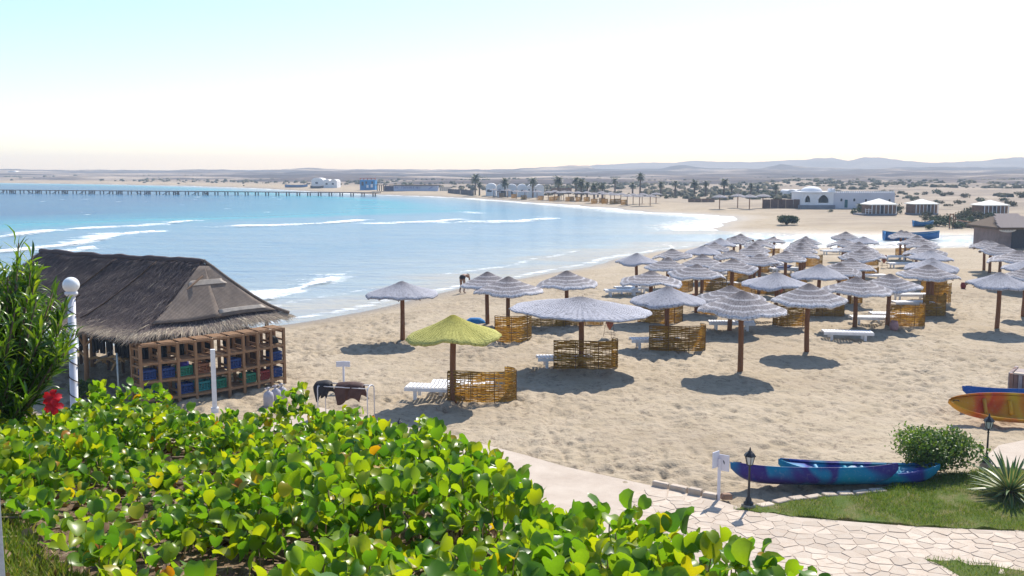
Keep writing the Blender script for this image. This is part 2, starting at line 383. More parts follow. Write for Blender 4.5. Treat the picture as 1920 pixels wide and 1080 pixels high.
# ---- hills
def hill_material(name, c1, c2, c3):
    m = Mt(name); g = m.n('NewGeometry').outputs['Position']
    n = m.noise(m.mapv(g, (0.006, 0.02, 0.16)), 1.0, 6, 0.65); n2 = m.noise(m.mapv(g, (0.03, 0.03, 0.2)), 1.0, 4, 0.6)
    col = m.ramp(n, [(0.40, c1), (0.52, c2), (0.62, c3)]); col = m.mix(m.ramp(n2, [(0.4, 0.0), (0.7, 0.5)]), col, c1)
    return m.done(m.bsdf(col, 0.95, m.bump(n2, 0.8, 4.0), 0.1))
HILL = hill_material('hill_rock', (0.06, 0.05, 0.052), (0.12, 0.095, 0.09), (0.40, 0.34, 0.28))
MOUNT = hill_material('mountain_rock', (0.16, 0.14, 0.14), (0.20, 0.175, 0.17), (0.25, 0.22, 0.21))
def hill_range(name, r0, r1, topf, mat, nr=26, nt=420, wl=600, seed=3, th=(-42, 42), ridged=True):
    """a belt of hills between two distances; topf(px) gives the skyline row the crest reaches"""
    ths = np.radians(np.linspace(th[0], th[1], nt)); rs = np.linspace(r0, r1, nr)
    X, Y, F = polar_grid(ths, rs); T = np.arctan2(X, Y); D = np.hypot(X, Y); px = 960 + FPX * np.tan(T)
    crest = (320 - topf(px)) / FPX * Y + EYE - 1.0
    u = (D - r0) / (r1 - r0); env = np.sin(np.pi * np.clip(u, 0, 1)) ** 0.8
    n = fbm(X / wl, Y / wl, 5, seed); n = 1 - np.abs(2 * n - 1) if ridged else n
    Z = 1.2 + np.maximum(crest, 1.0) * env * (0.35 + 0.75 * n) - 3.0 * (env < 0.02)
    me = fastmesh(name, np.stack([X, Y, Z], 1), F, mat, True); return tag(obj(name, me), kind='structure')
def hill_ridge(name, dist, dep, topf, mat, seed):
    """one weathered ridge: crest row from topf, steep gullied front, long back"""
    nt, nr = 620, 15; ths = np.radians(np.linspace(-44, 44, nt)); T, U = np.meshgrid(ths, np.linspace(0, 1, nr)); wob = dist * (1 + 0.10 * (fbm(T * 9, T * 0 + seed, 3, seed) - .5))
    D = wob + U * dep; X = D * np.sin(T); Y = D * np.cos(T); px = 960 + FPX * np.tan(T); j = 22 * (fbm(px / 90, px * 0 + seed, 4, seed + 2) - .5)
    yc = dist * np.cos(T); H = np.maximum((320 - topf(px + j) + 2.2 * (fbm(px / 26, px * 0, 4, seed + 4) - .5)) / FPX * yc + EYE - 0.9, 0.4)
    gul = fbm(X / (dep * .16), Y / (dep * .5), 4, seed + 6); prof = np.interp(U, [0, .12, .3, .5, .75, 1], [0, .30, .72, 1.0, .8, .2]); sh = prof * (1 + 0.75 * (gul - .5) * np.sin(np.pi * U) * (1.5 - prof))
    a_, b_ = shore(X, Y); Z = 0.9 + H * sh - 3.5 * (U < .01); k_ = sstep(25, 110, b_); Z = Z * k_ - 4 * (1 - k_); i = np.arange(nr - 1)[:, None] * nt + np.arange(nt - 1)[None, :]; F = np.stack([i, i + 1, i + nt + 1, i + nt], -1).reshape(-1, 4)[:, ::-1]
    me = fastmesh(name, np.stack([X.ravel(), Y.ravel(), Z.ravel()], 1), F, mat, True); return tag(obj(name, me), kind='structure')
def interp(pts):
    xs = np.array([p[0] for p in pts], float); ys = np.array([p[1] for p in pts], float)
    return lambda px: np.interp(px, xs, ys)
TOPS = {430: [(-1500, 339), (0, 338), (300, 340), (500, 337), (760, 335), (900, 338), (1100, 336), (1250, 340), (1450, 338), (1700, 340), (1920, 338), (3500, 340)],
        540: [(-1500, 334), (0, 334), (250, 335), (500, 333), (700, 330), (820, 331), (900, 335), (1060, 331), (1170, 334), (1300, 331), (1450, 334), (1560, 330), (1750, 332), (1920, 328), (3500, 330)],
        690: [(-1500, 329), (0, 329), (200, 330), (520, 328), (640, 325), (760, 329), (960, 326), (1050, 328), (1180, 325), (1290, 328), (1440, 324), (1560, 327), (1700, 322), (1850, 325), (1960, 322), (3500, 325)],
        920: [(-1500, 324), (0, 323), (120, 325), (330, 324), (520, 323), (660, 320), (820, 322), (960, 321), (1060, 323), (1180, 319), (1300, 321), (1420, 317), (1520, 320), (1680, 317), (1820, 320), (1920, 316), (3500, 318)],
        1230: [(-1500, 319), (0, 318), (60, 316.5), (150, 318), (300, 319), (430, 317), (470, 318.5), (560, 315), (600, 315), (640, 317.5), (860, 318), (960, 317.5), (1030, 312.5), (1075, 309.5), (1100, 310), (1112, 317), (1230, 316), (1280, 309), (1320, 314), (1420, 316), (1460, 308), (1510, 314), (1640, 315), (1780, 312), (1920, 313), (3500, 314)]}
for i, (dd, tp) in enumerate(TOPS.items()): hill_ridge('hills', dd, dd * 0.16, interp(tp), HILL, 17 + i * 5)
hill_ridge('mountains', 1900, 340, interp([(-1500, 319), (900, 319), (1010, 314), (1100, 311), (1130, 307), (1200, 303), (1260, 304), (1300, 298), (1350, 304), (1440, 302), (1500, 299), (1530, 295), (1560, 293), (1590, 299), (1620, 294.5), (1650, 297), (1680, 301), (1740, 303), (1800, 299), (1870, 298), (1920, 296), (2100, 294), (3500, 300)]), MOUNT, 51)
WAVE_LINES = [([(-60, 452), (0, 445), (70, 436), (95, 432)], 2.2, 0.20), ([(110, 432), (180, 428), (300, 422)], 1.5, 0.17), ([(308, 420), (345, 416), (372, 414)], 1.5, 0.18),
                  ([(-120, 482), (0, 473), (120, 461), (170, 452), (220, 438)], 1.5, 0.18), ([(222, 440), (262, 437), (300, 434)], 0.8, 0.2), ([(140, 469), (182, 465)], 1.0, 0.2),
                  ([(400, 425), (500, 424), (600, 420), (690, 412.5)], 1.6, 0.17), ([(690, 419), (780, 418), (872, 411.5)], 1.7, 0.16), ([(850, 418), (960, 417), (1034, 411)], 1.6, 0.3),
                  ([(462, 572), (505, 557), (560, 543), (600, 530), (632, 519)], 0.75, 0.16)]
WAVES = [w_[0] for w_ in WAVE_LINES]
build_sea()
for pts, w, h in WAVE_LINES:
    breaker(pts, w, h, '')
# ================================================================ FOREGROUND BANK, VINE, PATH, LAWN
def bank_drop(x, y): return 0.80 + 0.155 * y + 0.12 * np.maximum(x + 0.5, 0)
def on_bank(px, py, lift=0.15):
    d = ray(px, py); t = 3.0
    for _ in range(60):
        x, y, z = d[0] * t, d[1] * t, EYE + d[2] * t; t += (z - (EYE - float(bank_drop(np.array(x), np.array(y))) + lift)) * 1.2
    return Vector((d[0] * t, d[1] * t, EYE + d[2] * t))
edge_px = [(-260, 745), (0, 745), (100, 745), (200, 742), (300, 740), (400, 742), (480, 738), (560, 735), (640, 745), (700, 765), (740, 785), (820, 825), (900, 860), (985, 895), (1060, 930), (1150, 972), (1250, 1008), (1330, 1032), (1450, 1070), (1600, 1118), (1700, 1150), (1900, 1215)]
EDGE = [tuple(on_bank(x, y, 0.30)[:2]) for x, y in edge_px]
TERR = EDGE + [(2.2, -3.0), (-14, -3.0), (-14, EDGE[0][1] - 0.5)]
grass_px = [(-200, 900), (-40, 905), (20, 925), (45, 975), (130, 1010), (190, 1060), (240, 1110), (260, 1200)]
GRASS = [tuple(on_bank(x, y)[:2]) for x, y in grass_px] + [(-1.4, 0.4), (-8, 0.4), (-8, 3.0)]
def zbank(x, y):
    x = np.asarray(x, float); y = np.asarray(y, float); d = poly_sd(TERR, x, y)
    z = EYE - bank_drop(x, y) - np.maximum(-d, 0) * 1.25 + 0.05 * (fbm(x / 0.8, y / 0.8, 3, 15) - 0.5)
    return np.maximum(z, -0.6)
def bank_material():
    m = Mt('bank_soil'); g = m.n('NewGeometry').outputs['Position']; a = m.noise(g, 5.0, 5, 0.7); b = m.noise(m.mapv(g, (30, 9, 9), (0, 0, 0.6)), 1.0, 4, 0.7)
    col = m.ramp(a, [(0.3, (0.07, 0.045, 0.03)), (0.55, (0.15, 0.10, 0.065)), (0.75, (0.26, 0.19, 0.12))]); col = m.mix(m.ramp(b, [(0.5, 0.0), (0.65, 0.7)]), col, (0.33, 0.25, 0.17))
    return m.done(m.bsdf(col, 0.95, m.bump(b, 0.9, 0.02), 0.1))
def build_bank():
    xs = np.arange(-16, 9.01, 0.14); ys = np.arange(-3.2, 15, 0.14); X, Y = np.meshgrid(xs, ys); nr, nt = X.shape
    i = np.arange(nr - 1)[:, None] * nt + np.arange(nt - 1)[None, :]; F = np.stack([i, i + 1, i + nt + 1, i + nt], -1).reshape(-1, 4)
    Z = zbank(X.ravel(), Y.ravel())
    return tag(obj('embankment', fastmesh('embankment', np.stack([X.ravel(), Y.ravel(), Z], 1), F, bank_material(), True)), kind='structure')
build_bank()

# ---- generic scatter of small shaped pieces into one mesh
def rotmats(yaw, pitch, roll):
    cy, sy = np.cos(yaw), np.sin(yaw); cp, sp = np.cos(pitch), np.sin(pitch); cr, sr = np.cos(roll), np.sin(roll); z = np.zeros_like(cy); o = np.ones_like(cy)
    Rz = np.stack([np.stack([cy, -sy, z], -1), np.stack([sy, cy, z], -1), np.stack([z, z, o], -1)], -2)
    Rx = np.stack([np.stack([o, z, z], -1), np.stack([z, cp, -sp], -1), np.stack([z, sp, cp], -1)], -2)
    Ry = np.stack([np.stack([cr, z, sr], -1), np.stack([z, o, z], -1), np.stack([-sr, z, cr], -1)], -2)
    return Rz @ Rx @ Ry
def scatter_mesh(name, TV, TF, pos, M, mat, tone, smooth=True):
    TV = np.asarray(TV, float); n = len(pos); k = len(TV)
    V = (np.einsum('nij,kj->nki', M, TV) + pos[:, None, :]).reshape(-1, 3)
    F = (np.asarray(TF)[None] + (np.arange(n) * k)[:, None, None]).reshape(-1, np.asarray(TF).shape[1])
    me = fastmesh(name, V, F, mat, smooth); vattr(me, 'tone', np.repeat(tone, k)); return me
def leaf_template(out, fold=0.25, curl=0.12):
    """out: [(half width, along)] from base to tip; three columns of vertices, folded along the midrib"""
    V = []
    for w, t in out:
        zc = -curl * (t - 0.5) ** 2 * 4 * 0.25
        V += [(-w, t, zc + fold * w), (0, t - (0.10 if t == out[-1][1] and out[-1][0] > 0.1 else 0), zc), (w, t, zc + fold * w)]
    F = []
    for i in range(len(out) - 1):
        b = i * 3; F += [(b, b + 1, b + 4, b + 3), (b + 1, b + 2, b + 5, b + 4)]
    return V, F
VINE_T = [leaf_template([(0.03, 0.0), (0.27, 0.10), (0.43, 0.36), (0.46, 0.62), (0.35, 0.88), (0.22, 1.0)], f, c) for f, c in ((0.35, 0.25), (0.65, 0.45), (0.2, 0.5), (1.0, 0.3))]
LANCE_T = [leaf_template([(0.015, 0.0), (0.055, 0.25), (0.075, 0.5), (0.05, 0.8), (0.004, 1.0)], 0.4, c) for c in (0.1, 0.5, 0.9)]
BLOB_T = [leaf_template([(0.05, 0.0), (0.26, 0.35), (0.24, 0.7), (0.03, 1.0)], 0.3, 0.3)]
G_STOPS = [(0.0, (0.06, 0.18, 0.025)), (0.35, (0.16, 0.34, 0.028)), (0.62, (0.35, 0.50, 0.025)), (0.80, (0.53, 0.58, 0.022)), (0.91, (0.60, 0.50, 0.018)), (0.96, (0.72, 0.40, 0.015)), (1.0, (0.70, 0.22, 0.012))]
VINELEAF = leafmat('vine_leaf', G_STOPS, 0.60, 0.34, 0.6)
STEM = simple('vine_stem', (0.30, 0.22, 0.13), 0.8, 0.4, 20)
def project(P):
    """picture coordinates (1920 wide) of points (n,3)"""
    x, y, z = P[:, 0], P[:, 1], P[:, 2] - EYE; dep = y * CP - z * SP; up = y * SP + z * CP
    return 960 + FPX * x / dep, 540 - FPX * up / dep, dep
def plant_leaves(root, pos, M, tone, temps, mat, nobj, piece='leaf', mass='foliage'):
    """the pieces that show largest become parts of their own, the rest one mass"""
    n = len(pos); tt = RNG.integers(0, len(temps), n); px, py, dep = project(pos + np.array(root.location)); vis = (px > 0) & (px < 1920) & (py > 0) & (py < 1090) & (dep > 0.5)
    size = np.linalg.norm(M[:, :, 1], axis=1) / np.maximum(dep, 0.3) * vis; order = np.argsort(-size); big = order[:nobj]; rest = order[nobj:]
    tq = np.linspace(0, 1, 11); cache = {}
    for i in big:
        q = int(round(float(tone[i]) * 10)); key = (int(tt[i]), q)
        if key not in cache:
            me = newmesh(piece, temps[key[0]][0], temps[key[0]][1], mat, True); vattr(me, 'tone', [tq[q]] * len(me.vertices)); cache[key] = me
        o = obj(piece, cache[key], root); o.matrix_local = Matrix.Translation(pos[i]) @ Matrix(M[i].tolist()).to_4x4()
    for k in range(len(temps)):
        r = rest[tt[rest] == k]
        if len(r): parts_.append((temps[k], pos[r], M[r], tone[r]))
    # join
    Vs, Fs, Ts = [], [], []; b = 0
    for (TV, TF), p, m_, t_ in parts_:
        TV = np.asarray(TV, float); k = len(TV); V = (np.einsum('nij,kj->nki', m_, TV) + p[:, None, :]).reshape(-1, 3)
        Vs.append(V); Fs.append((np.asarray(TF)[None] + (np.arange(len(p)) * k)[:, None, None]).reshape(-1, 4) + b); Ts.append(np.repeat(t_, k)); b += len(V)
    parts_.clear()
    if Vs:
        me = fastmesh(mass, np.concatenate(Vs), np.concatenate(Fs), mat, True); vattr(me, 'tone', np.concatenate(Ts)); tag(obj(mass, me, root), kind='stuff')
parts_ = []
def build_vine():
    root = thing('beach_vine', 'creeping green vine with round glossy leaves, some yellowing, covering the bank', 'plant', (0, 0, 0))
    N = 130000; x = RNG.uniform(-9, 3.2, N); y = RNG.uniform(1.7, 10.5, N)
    d = poly_sd(TERR, x, y); g = poly_sd(GRASS, x, y)
    cover = fbm(x / 0.55, y / 0.55, 3, 21); keep = (d > -0.35) & (g < -0.05) & (RNG.random(N) < (0.14 + 0.80 * sstep(0.33, 0.47, cover)) * np.clip(1 + 0.5 * (g > -0.4), 0, 1))
    x, y, d, cover = x[keep], y[keep], d[keep], cover[keep]; n = len(x)
    hmax = 0.07 + 0.20 * sstep(0.35, 0.65, cover); h = hmax * RNG.uniform(0.15, 1.0, n) ** 0.7
    z = zbank(x, y) + h + 0.10 * np.exp(-(d / 0.25) ** 2)
    s = RNG.uniform(0.036, 0.066, n); yaw = RNG.uniform(0, 2 * np.pi, n)
    M = rotmats(yaw, RNG.normal(0.75, 0.5, n), RNG.normal(0, 0.5, n)) * s[:, None, None]
    tone = np.clip(RNG.beta(2.0, 1.7, n) * 0.88 + 0.10 * (fbm(x / 1.3, y / 1.3, 2, 25) - 0.5), 0, 0.86)
    yel = RNG.random(n); tone = np.where(yel > 0.965, RNG.uniform(0.86, 1.0, n), tone)
    plant_leaves(root, np.stack([x, y, z], 1), M, tone, VINE_T, VINELEAF, 300)
    # runners and petioles
    mb = MB()
    for k in range(420):
        a = RNG.integers(0, n); p = Vector((x[a], y[a], 0)); ang = random.uniform(0, 6.28); pts = []
        for j in range(6):
            pts.append((p.x, p.y, float(zbank(p.x, p.y)) + 0.02 + 0.03 * random.random())); ang += random.uniform(-0.5, 0.5); p = p + Vector((math.cos(ang), math.sin(ang), 0)) * 0.13
        mb.tube(pts, 0.0045, 4, False)
    for k in range(2600):
        a = k * 7 % n; dp = math.hypot(x[a], y[a])
        if dp > 5: continue
        mb.tube([(x[a] + random.uniform(-.03, .03), y[a] + random.uniform(-.03, .03), z[a] - h[a]), (x[a], y[a], z[a])], 0.0022, 3, False)
    tag(mb.build('stems', STEM, root, True), kind='stuff')
    # upright sprigs breaking the outline
    sp = [(1290, 985, .26), (1262, 985, .15), (1335, 1000, .12), (1560, 1075, .22), (1520, 1070, .12), (1080, 915, .13), (960, 870, .10), (600, 765, .13), (640, 770, .10), (1200, 970, .12), (870, 850, .10)]
    P, MM, TT = [], [], []; st = MB()
    for px, py, hh in sp:
        b = on_bank(px, py, 0.02); b.z = float(zbank(b.x, b.y)); top = b + Vector((random.uniform(-.05, .05), 0, hh + 0.18)); st.tube([b, b.lerp(top, .5) + Vector((.01, 0, 0)), top], [0.005, 0.004, 0.003], 4)
        for j in range(11):
            q = b.lerp(top, 0.45 + 0.55 * j / 10); yw = j * 2.4 + random.random(); q = q + Vector((math.cos(yw), math.sin(yw), 0)) * 0.025; P.append(q); TT.append(random.uniform(0.15, 0.6))
            MM.append(rotmats(np.array([yw]), np.array([random.uniform(0.3, 1.0)]), np.array([random.uniform(-.4, .4)]))[0] * random.uniform(0.05, 0.075))
    st.build('upright_stem', STEM, root, True)
    me = scatter_mesh('sprig_leaves', VINE_T[0][0], VINE_T[0][1], np.array([tuple(p) for p in P]), np.array(MM), VINELEAF, np.array(TT)); tag(obj('sprig_leaves', me, root), kind='stuff')
build_vine()
# fallen leaves and twigs on the soil
def litter():
    n = 5000; x = RNG.uniform(-6, 2.5, n); y = RNG.uniform(1.8, 7, n); k = (poly_sd(TERR, x, y) > 0) & (poly_sd(GRASS, x, y) < 0.2); x, y = x[k], y[k]; n = len(x)
    M = rotmats(RNG.uniform(0, 6.28, n), RNG.normal(0, .25, n), RNG.normal(0, .3, n)) * RNG.uniform(.03, .06, n)[:, None, None]
    DRY = leafmat('dry_leaf', [(0.0, (0.10, 0.055, 0.03)), (0.5, (0.22, 0.13, 0.07)), (1.0, (0.36, 0.26, 0.16))], 0.1, 0.7, 0.2)
    me = scatter_mesh('leaf_litter', VINE_T[3][0], VINE_T[3][1], np.stack([x, y, zbank(x, y) + 0.012], 1), M, DRY, RNG.random(n)); tag(obj('leaf_litter', me), kind='stuff', label='brown fallen leaves under the creeping vine', cat='leaf litter')
litter()
GRASSMAT = leafmat('grass_blade', [(0.0, (0.08, 0.15, 0.02)), (0.4, (0.15, 0.25, 0.03)), (0.75, (0.27, 0.32, 0.06)), (1.0, (0.44, 0.36, 0.16))], 0.45, 0.5, 0.3)
BLADE = ([(-0.05, 0, 0), (0.05, 0, 0), (0.03, 0.12, 0.55), (0.0, 0.38, 1.0)], [(0, 1, 2, 3)])
def grass(name, poly, zf, n, hgt, label, x0, x1, y0, y1, dry=0.2, seed=1):
    x = RNG.uniform(x0, x1, n); y = RNG.uniform(y0, y1, n); k = (poly_sd(poly, x, y) > -0.05); bare = fbm(x / 0.7, y / 0.7, 3, seed); k &= RNG.random(n) < 0.15 + 0.85 * sstep(0.25, 0.45, bare); x, y, bare = x[k], y[k], bare[k]; n = len(x)
    s = hgt * RNG.uniform(0.4, 1.1, n) * (0.5 + bare); M = rotmats(RNG.uniform(0, 6.28, n), RNG.normal(0, .35, n), RNG.normal(0, .3, n)) * s[:, None, None]
    tone = np.clip(RNG.beta(2, 3, n) + dry * (0.9 - 1.6 * bare) + dry * 0.5, 0, 1)
    me = scatter_mesh(name, BLADE[0], BLADE[1], np.stack([x, y, zf(x, y)], 1), M, GRASSMAT, tone, False); return tag(obj(name, me), label, 'grass', kind='stuff')
grass('grass', GRASS, lambda x, y: zbank(x, y) - 0.005, 60000, 0.06, 'patchy dry grass on the bank beside the grey pillar', -2.6, -0.5, 1.6, 3.8, 0.45, 33)
grass('grass', [(p[0] * 1.0, p[1]) for p in TERR], lambda x, y: zbank(x, y) - 0.01, 2500, 0.06, 'thin grass growing between the vine runners', -5, 0, 2, 5, 0.3, 35)

# ---- grey pillar at the edge of the terrace
e = at_y(13, 1080, 1.55); mb = MB(); mb.box((e.x - 0.14, 1.50, EYE - 0.9), (0.28, 0.10, 1.5))
o = bevel(mb.build('terrace_pillar', simple('grey_paint', (0.20, 0.215, 0.25), 0.8, 0.12, 3, 0.3, 25)), 0.006, 2); tag(o, 'grey painted pillar at the edge of the grass and vine', 'pillar')

# ---- oleander with one red bloom and the globe lamp
OLEAF = leafmat('oleander_leaf', [(0.0, (0.03, 0.085, 0.02)), (0.4, (0.07, 0.17, 0.025)), (0.75, (0.19, 0.33, 0.03)), (1.0, (0.36, 0.46, 0.04))], 0.5, 0.3, 0.7)
BARK = wood('bark', (0.16, 0.11, 0.075))
def build_oleander():
    c = at_y(-70, 800, 5.6); zb = float(zbank(c.x, c.y)); root = thing('oleander_shrub', 'tall shrub with narrow shiny leaves beside the white globe lamp', 'shrub', (c.x, c.y, zb)); st = MB(); P, MM, TT = [], [], []
    for k in range(170):
        a = random.uniform(0, 6.283); rr = 0.64 * math.sqrt(random.random()); hh = random.uniform(0.65, 1.40) * (1.08 - 0.50 * (rr / 0.64) ** 2); lean = rr * 0.8
        b = Vector((0.12 * math.cos(a), 0.12 * math.sin(a), 0)); t = Vector((rr * math.cos(a), rr * math.sin(a), hh)); m_ = b.lerp(t, .5) + Vector((math.cos(a), math.sin(a), 0)) * 0.05
        st.tube([b, m_, t], [0.014, 0.009, 0.004], 5)
        for j in range(62):
            u = 0.10 + 0.90 * (j / 61); q = (b.lerp(m_, u * 2) if u < .5 else m_.lerp(t, u * 2 - 1)); yw = j * 2.2 + random.uniform(-.4, .4); P.append(q); low = 1 - hh * u / 1.4
            TT.append(min(1, max(0, 0.25 + 0.55 * (u - .3) + random.gauss(0, .2)))); MM.append(rotmats(np.array([yw]), np.array([random.gauss(0.35 + 0.5 * u, .35)]), np.array([random.gauss(0, .5)]))[0] * random.uniform(0.09, 0.145))
    st.build('branches', BARK, root, True)
    plant_leaves(root, np.array([tuple(p) for p in P]), np.array(MM), np.array(TT), LANCE_T, OLEAF, 280)
    # red bloom
    RED = leafmat('red_petal', [(0.0, (0.62, 0.01, 0.02)), (1.0, (0.85, 0.03, 0.05))], 0.35, 0.5, 0.3); f = at_y(97, 745, 5.3)
    fl = thing('red_flower', 'bright red flower at the foot of the white globe lamp', 'flower', f)
    PET = leaf_template([(0.05, 0.0), (0.28, 0.3), (0.38, 0.65), (0.2, 1.0)], 0.2, 0.6)
    for c2, cc in enumerate([(0, 0, 0), (0.012, -0.01, -0.045)]):
        for j in range(5):
            me = newmesh('petal', PET[0], PET[1], RED, True); vattr(me, 'tone', [random.random()] * len(me.vertices)); o = obj('petal', me, fl)
            o.matrix_local = Matrix.Translation(cc) @ Matrix.Rotation(j * 1.257 + c2, 4, Vector((0.2, -0.8, 0.5)).normalized()) @ Matrix.Rotation(0.9, 4, 'X') @ Matrix.Diagonal((0.055, 0.055, 0.055, 1))
    s2 = MB(); s2.tube([(0, 0.01, 0), (-.02, 0.02, -0.12), (-.03, 0.03, float(zbank(f.x, f.y)) - f.z)], 0.004, 5); s2.build('flower_stem', simple('green_stem', (0.08, 0.16, 0.03)), fl)
build_oleander()
def build_globe_lamp():
    g = at_y(103, 534, 10.4); zb = float(zbank(g.x, g.y)); h = g.z - zb
    root = thing('globe_lamp', 'white post lamp with a round globe and dark cord wound round it', 'lamp', (g.x, g.y, zb - 0.1)); WP = simple('white_lamp_paint', (0.72, 0.72, 0.76), 0.5, 0.08, 8, 0.1)
    root.rotation_euler = (0, R(1.6), 0)
    mb = MB(); mb.tube([(0, 0, 0), (0, 0, h)], [0.046, 0.041], 16); mb.build('post', WP, root, True)
    mb = MB(); mb.lathe([(0.05, h - 0.02), (0.068, h), (0.068, h + 0.02), (0.05, h + 0.03)], 16); mb.build('collar', WP, root, True)
    m = Mt('opal_globe'); sh = m.bsdf((0.86, 0.88, 0.88), 0.25, None, 0.5, **{'Subsurface Weight': 0.4, 'Subsurface Radius': (0.1, 0.1, 0.1)}); OP = m.done(sh)
    mb = MB(); mb.lathe([(0.087 * math.sin(a) + .001, 0.1 + h - 0.087 * math.cos(a)) for a in np.linspace(0, math.pi, 18)], 28); mb.build('globe', OP, root, True)
    mb = MB(); pts = [(0.05 * math.cos(t), 0.05 * math.sin(t), h - 0.04 - t * 0.030) for t in np.linspace(0, 40, 260)]; mb.tube([(0.11, -.03, h)] + pts, 0.006, 5); mb.build('cord', simple('dark_cord', (0.05, 0.035, 0.03)), root, True)
build_globe_lamp()

# ---- paved path, kerb and lawn
def pg(pts): return [tuple(ground(x, y)[:2]) for x, y in pts]
PATH_PX_UP = [(600, 770), (700, 793), (820, 818), (900, 837), (985, 859), (1060, 881), (1150, 901), (1240, 921), (1345, 944), (1400, 962), (1500, 977), (1600, 985), (1700, 993), (1810, 999), (1920, 1003), (2150, 1012), (2400, 1020)]
PATH_UP = pg(PATH_PX_UP); PATH = PATH_UP + [(15.5, 12.5), (10, 12.4), (5, 13.6), (2.2, 15.6), (-0.6, 18.6), (-3.6, 21.6), (-6.8, 24.4)]
def sheet(name, poly, z, mat, thick=0.12, inset=0.0):
    n = len(poly); v = [(p[0], p[1], z) for p in poly] + [(p[0], p[1], z - thick) for p in poly]; f = [tuple(range(n))] + [(i, i + n, (i + 1) % n + n, (i + 1) % n) for i in range(n)]
    me = newmesh(name, v, f, mat); return obj(name, me)
def rough(P, a=0.10):
    out = []
    for i in range(len(P)):
        p, q = Vector(P[i]), Vector(P[(i + 1) % len(P)]); k = max(1, int((q - p).length / 0.15))
        for j in range(k): r_ = p.lerp(q, j / k); out.append((r_.x + a * (float(vnoise(np.array(r_.x * 3), np.array(r_.y * 3), 3)) - .5) * 1.4, r_.y + a * (float(vnoise(np.array(r_.x * 4), np.array(r_.y * 4), 7)) - .5) * 2.4))
    return out
def area(poly): return sum(poly[i][0] * poly[(i + 1) % len(poly)][1] - poly[(i + 1) % len(poly)][0] * poly[i][1] for i in range(len(poly))) / 2
def ccw(poly): return poly if area(poly) > 0 else poly[::-1]
m = Mt('path_mortar'); g_ = m.n('NewGeometry').outputs['Position']; n1 = m.noise(g_, 1.2, 5, 0.65); n2 = m.noise(g_, 22, 4, 0.7)
MORTAR = m.done(m.bsdf(m.ramp(n1, [(0.3, (0.44, 0.36, 0.29)), (0.55, (0.52, 0.44, 0.36)), (0.75, (0.58, 0.50, 0.42))]), 0.9, m.bump(n2, 0.5, 0.02), 0.2))
pth = tag(sheet('paved_path', ccw(PATH), 0.07, MORTAR, 0.3), kind='structure')
BR_PX = [(1852, 858), (1872, 840), (1925, 829), (2000, 826), (2200, 826), (2200, 880), (2000, 884), (1920, 884), (1862, 880)]
BR = ccw(pg(BR_PX)); tag(sheet('side_path', BR, 0.066, MORTAR, 0.25), kind='structure')
def stone_mat(name, c):
    m = Mt(name); g = m.n('NewGeometry').outputs['Position']; rnd = m.n('ObjectInfo').outputs['Random']; n = m.noise(g, 6, 4, 0.7); n2 = m.noise(g, 35, 3, 0.7)
    a = m.mix(rnd, tuple(x * 0.82 for x in c), tuple(min(1, x * 1.15) for x in c)); a = m.mix(m.ramp(n, [(0.35, 0.0), (0.7, 0.6)]), a, (c[0] * 0.8, c[1] * 0.7, c[2] * 0.62))
    return m.done(m.bsdf(a, 0.88, m.bump(n2, 0.5, 0.01), 0.25))
STONE = stone_mat('flagstone', (0.55, 0.47, 0.385))
def clip_poly(P, a, b):
    """keep the part of P closer to a than to b"""
    mx, my = (a[0] + b[0]) / 2, (a[1] + b[1]) / 2; nx, ny = b[0] - a[0], b[1] - a[1]; out = []
    for i in range(len(P)):
        p, q = P[i], P[(i + 1) % len(P)]; dp = (p[0] - mx) * nx + (p[1] - my) * ny; dq = (q[0] - mx) * nx + (q[1] - my) * ny
        if dp <= 0: out.append(p)
        if dp * dq < 0:
            t = dp / (dp - dq); out.append((p[0] + (q[0] - p[0]) * t, p[1] + (q[1] - p[1]) * t))
    return out
def flagstones(parent, poly, box, step, zt, seed, maxn):
    rnd = random.Random(seed); x0, x1, y0, y1 = box; cells = []
    nx = int((x1 - x0) / step) + 1; ny = int((y1 - y0) / step) + 1; S = {}
    for i in range(-1, nx + 1):
        for j in range(-1, ny + 1): S[i, j] = (x0 + (i + .5 + rnd.uniform(-.38, .38)) * step * 1.15, y0 + (j + .5 + rnd.uniform(-.38, .38)) * step * 0.75)
    cnt = 0
    for (i, j), c in sorted(S.items(), key=lambda k: k[1][1]):
        if cnt >= maxn: break
        if float(poly_sd(poly, np.array(c[0]), np.array(c[1]))) < step * 0.35: continue
        px, py, _ = project(np.array([[c[0], c[1], zt]]))
        if px[0] < 1180 or px[0] > 1960 or py[0] > 1095: continue
        P = [(c[0] - step, c[1] - step), (c[0] + step, c[1] - step), (c[0] + step, c[1] + step), (c[0] - step, c[1] + step)]
        for a in range(-2, 3):
            for b in range(-2, 3):
                if (a or b) and (i + a, j + b) in S: P = clip_poly(P, c, S[i + a, j + b])
        if len(P) < 3: continue
        P = [(c[0] + (p[0] - c[0]) * 0.968, c[1] + (p[1] - c[1]) * 0.968) for p in P]; n = len(P); h = rnd.uniform(0.006, 0.014); tx, ty = rnd.uniform(-.025, .025), rnd.uniform(-.025, .025)
        v = [(p[0] - c[0], p[1] - c[1], -0.01) for p in P] + [((p[0] - c[0]) * 0.95, (p[1] - c[1]) * 0.95, h + tx * (p[0] - c[0]) + ty * (p[1] - c[1])) for p in P]
        f = [tuple(range(n, 2 * n))] + [(k, (k + 1) % n, (k + 1) % n + n, k + n) for k in range(n)]
        obj('flagstone', newmesh('flagstone', v, f, STONE), parent, loc=(c[0], c[1], zt)); cnt += 1
flagstones(pth, PATH, (2.5, 10.5, 14.3, 20.8), 0.30, 0.07, 5, 300)
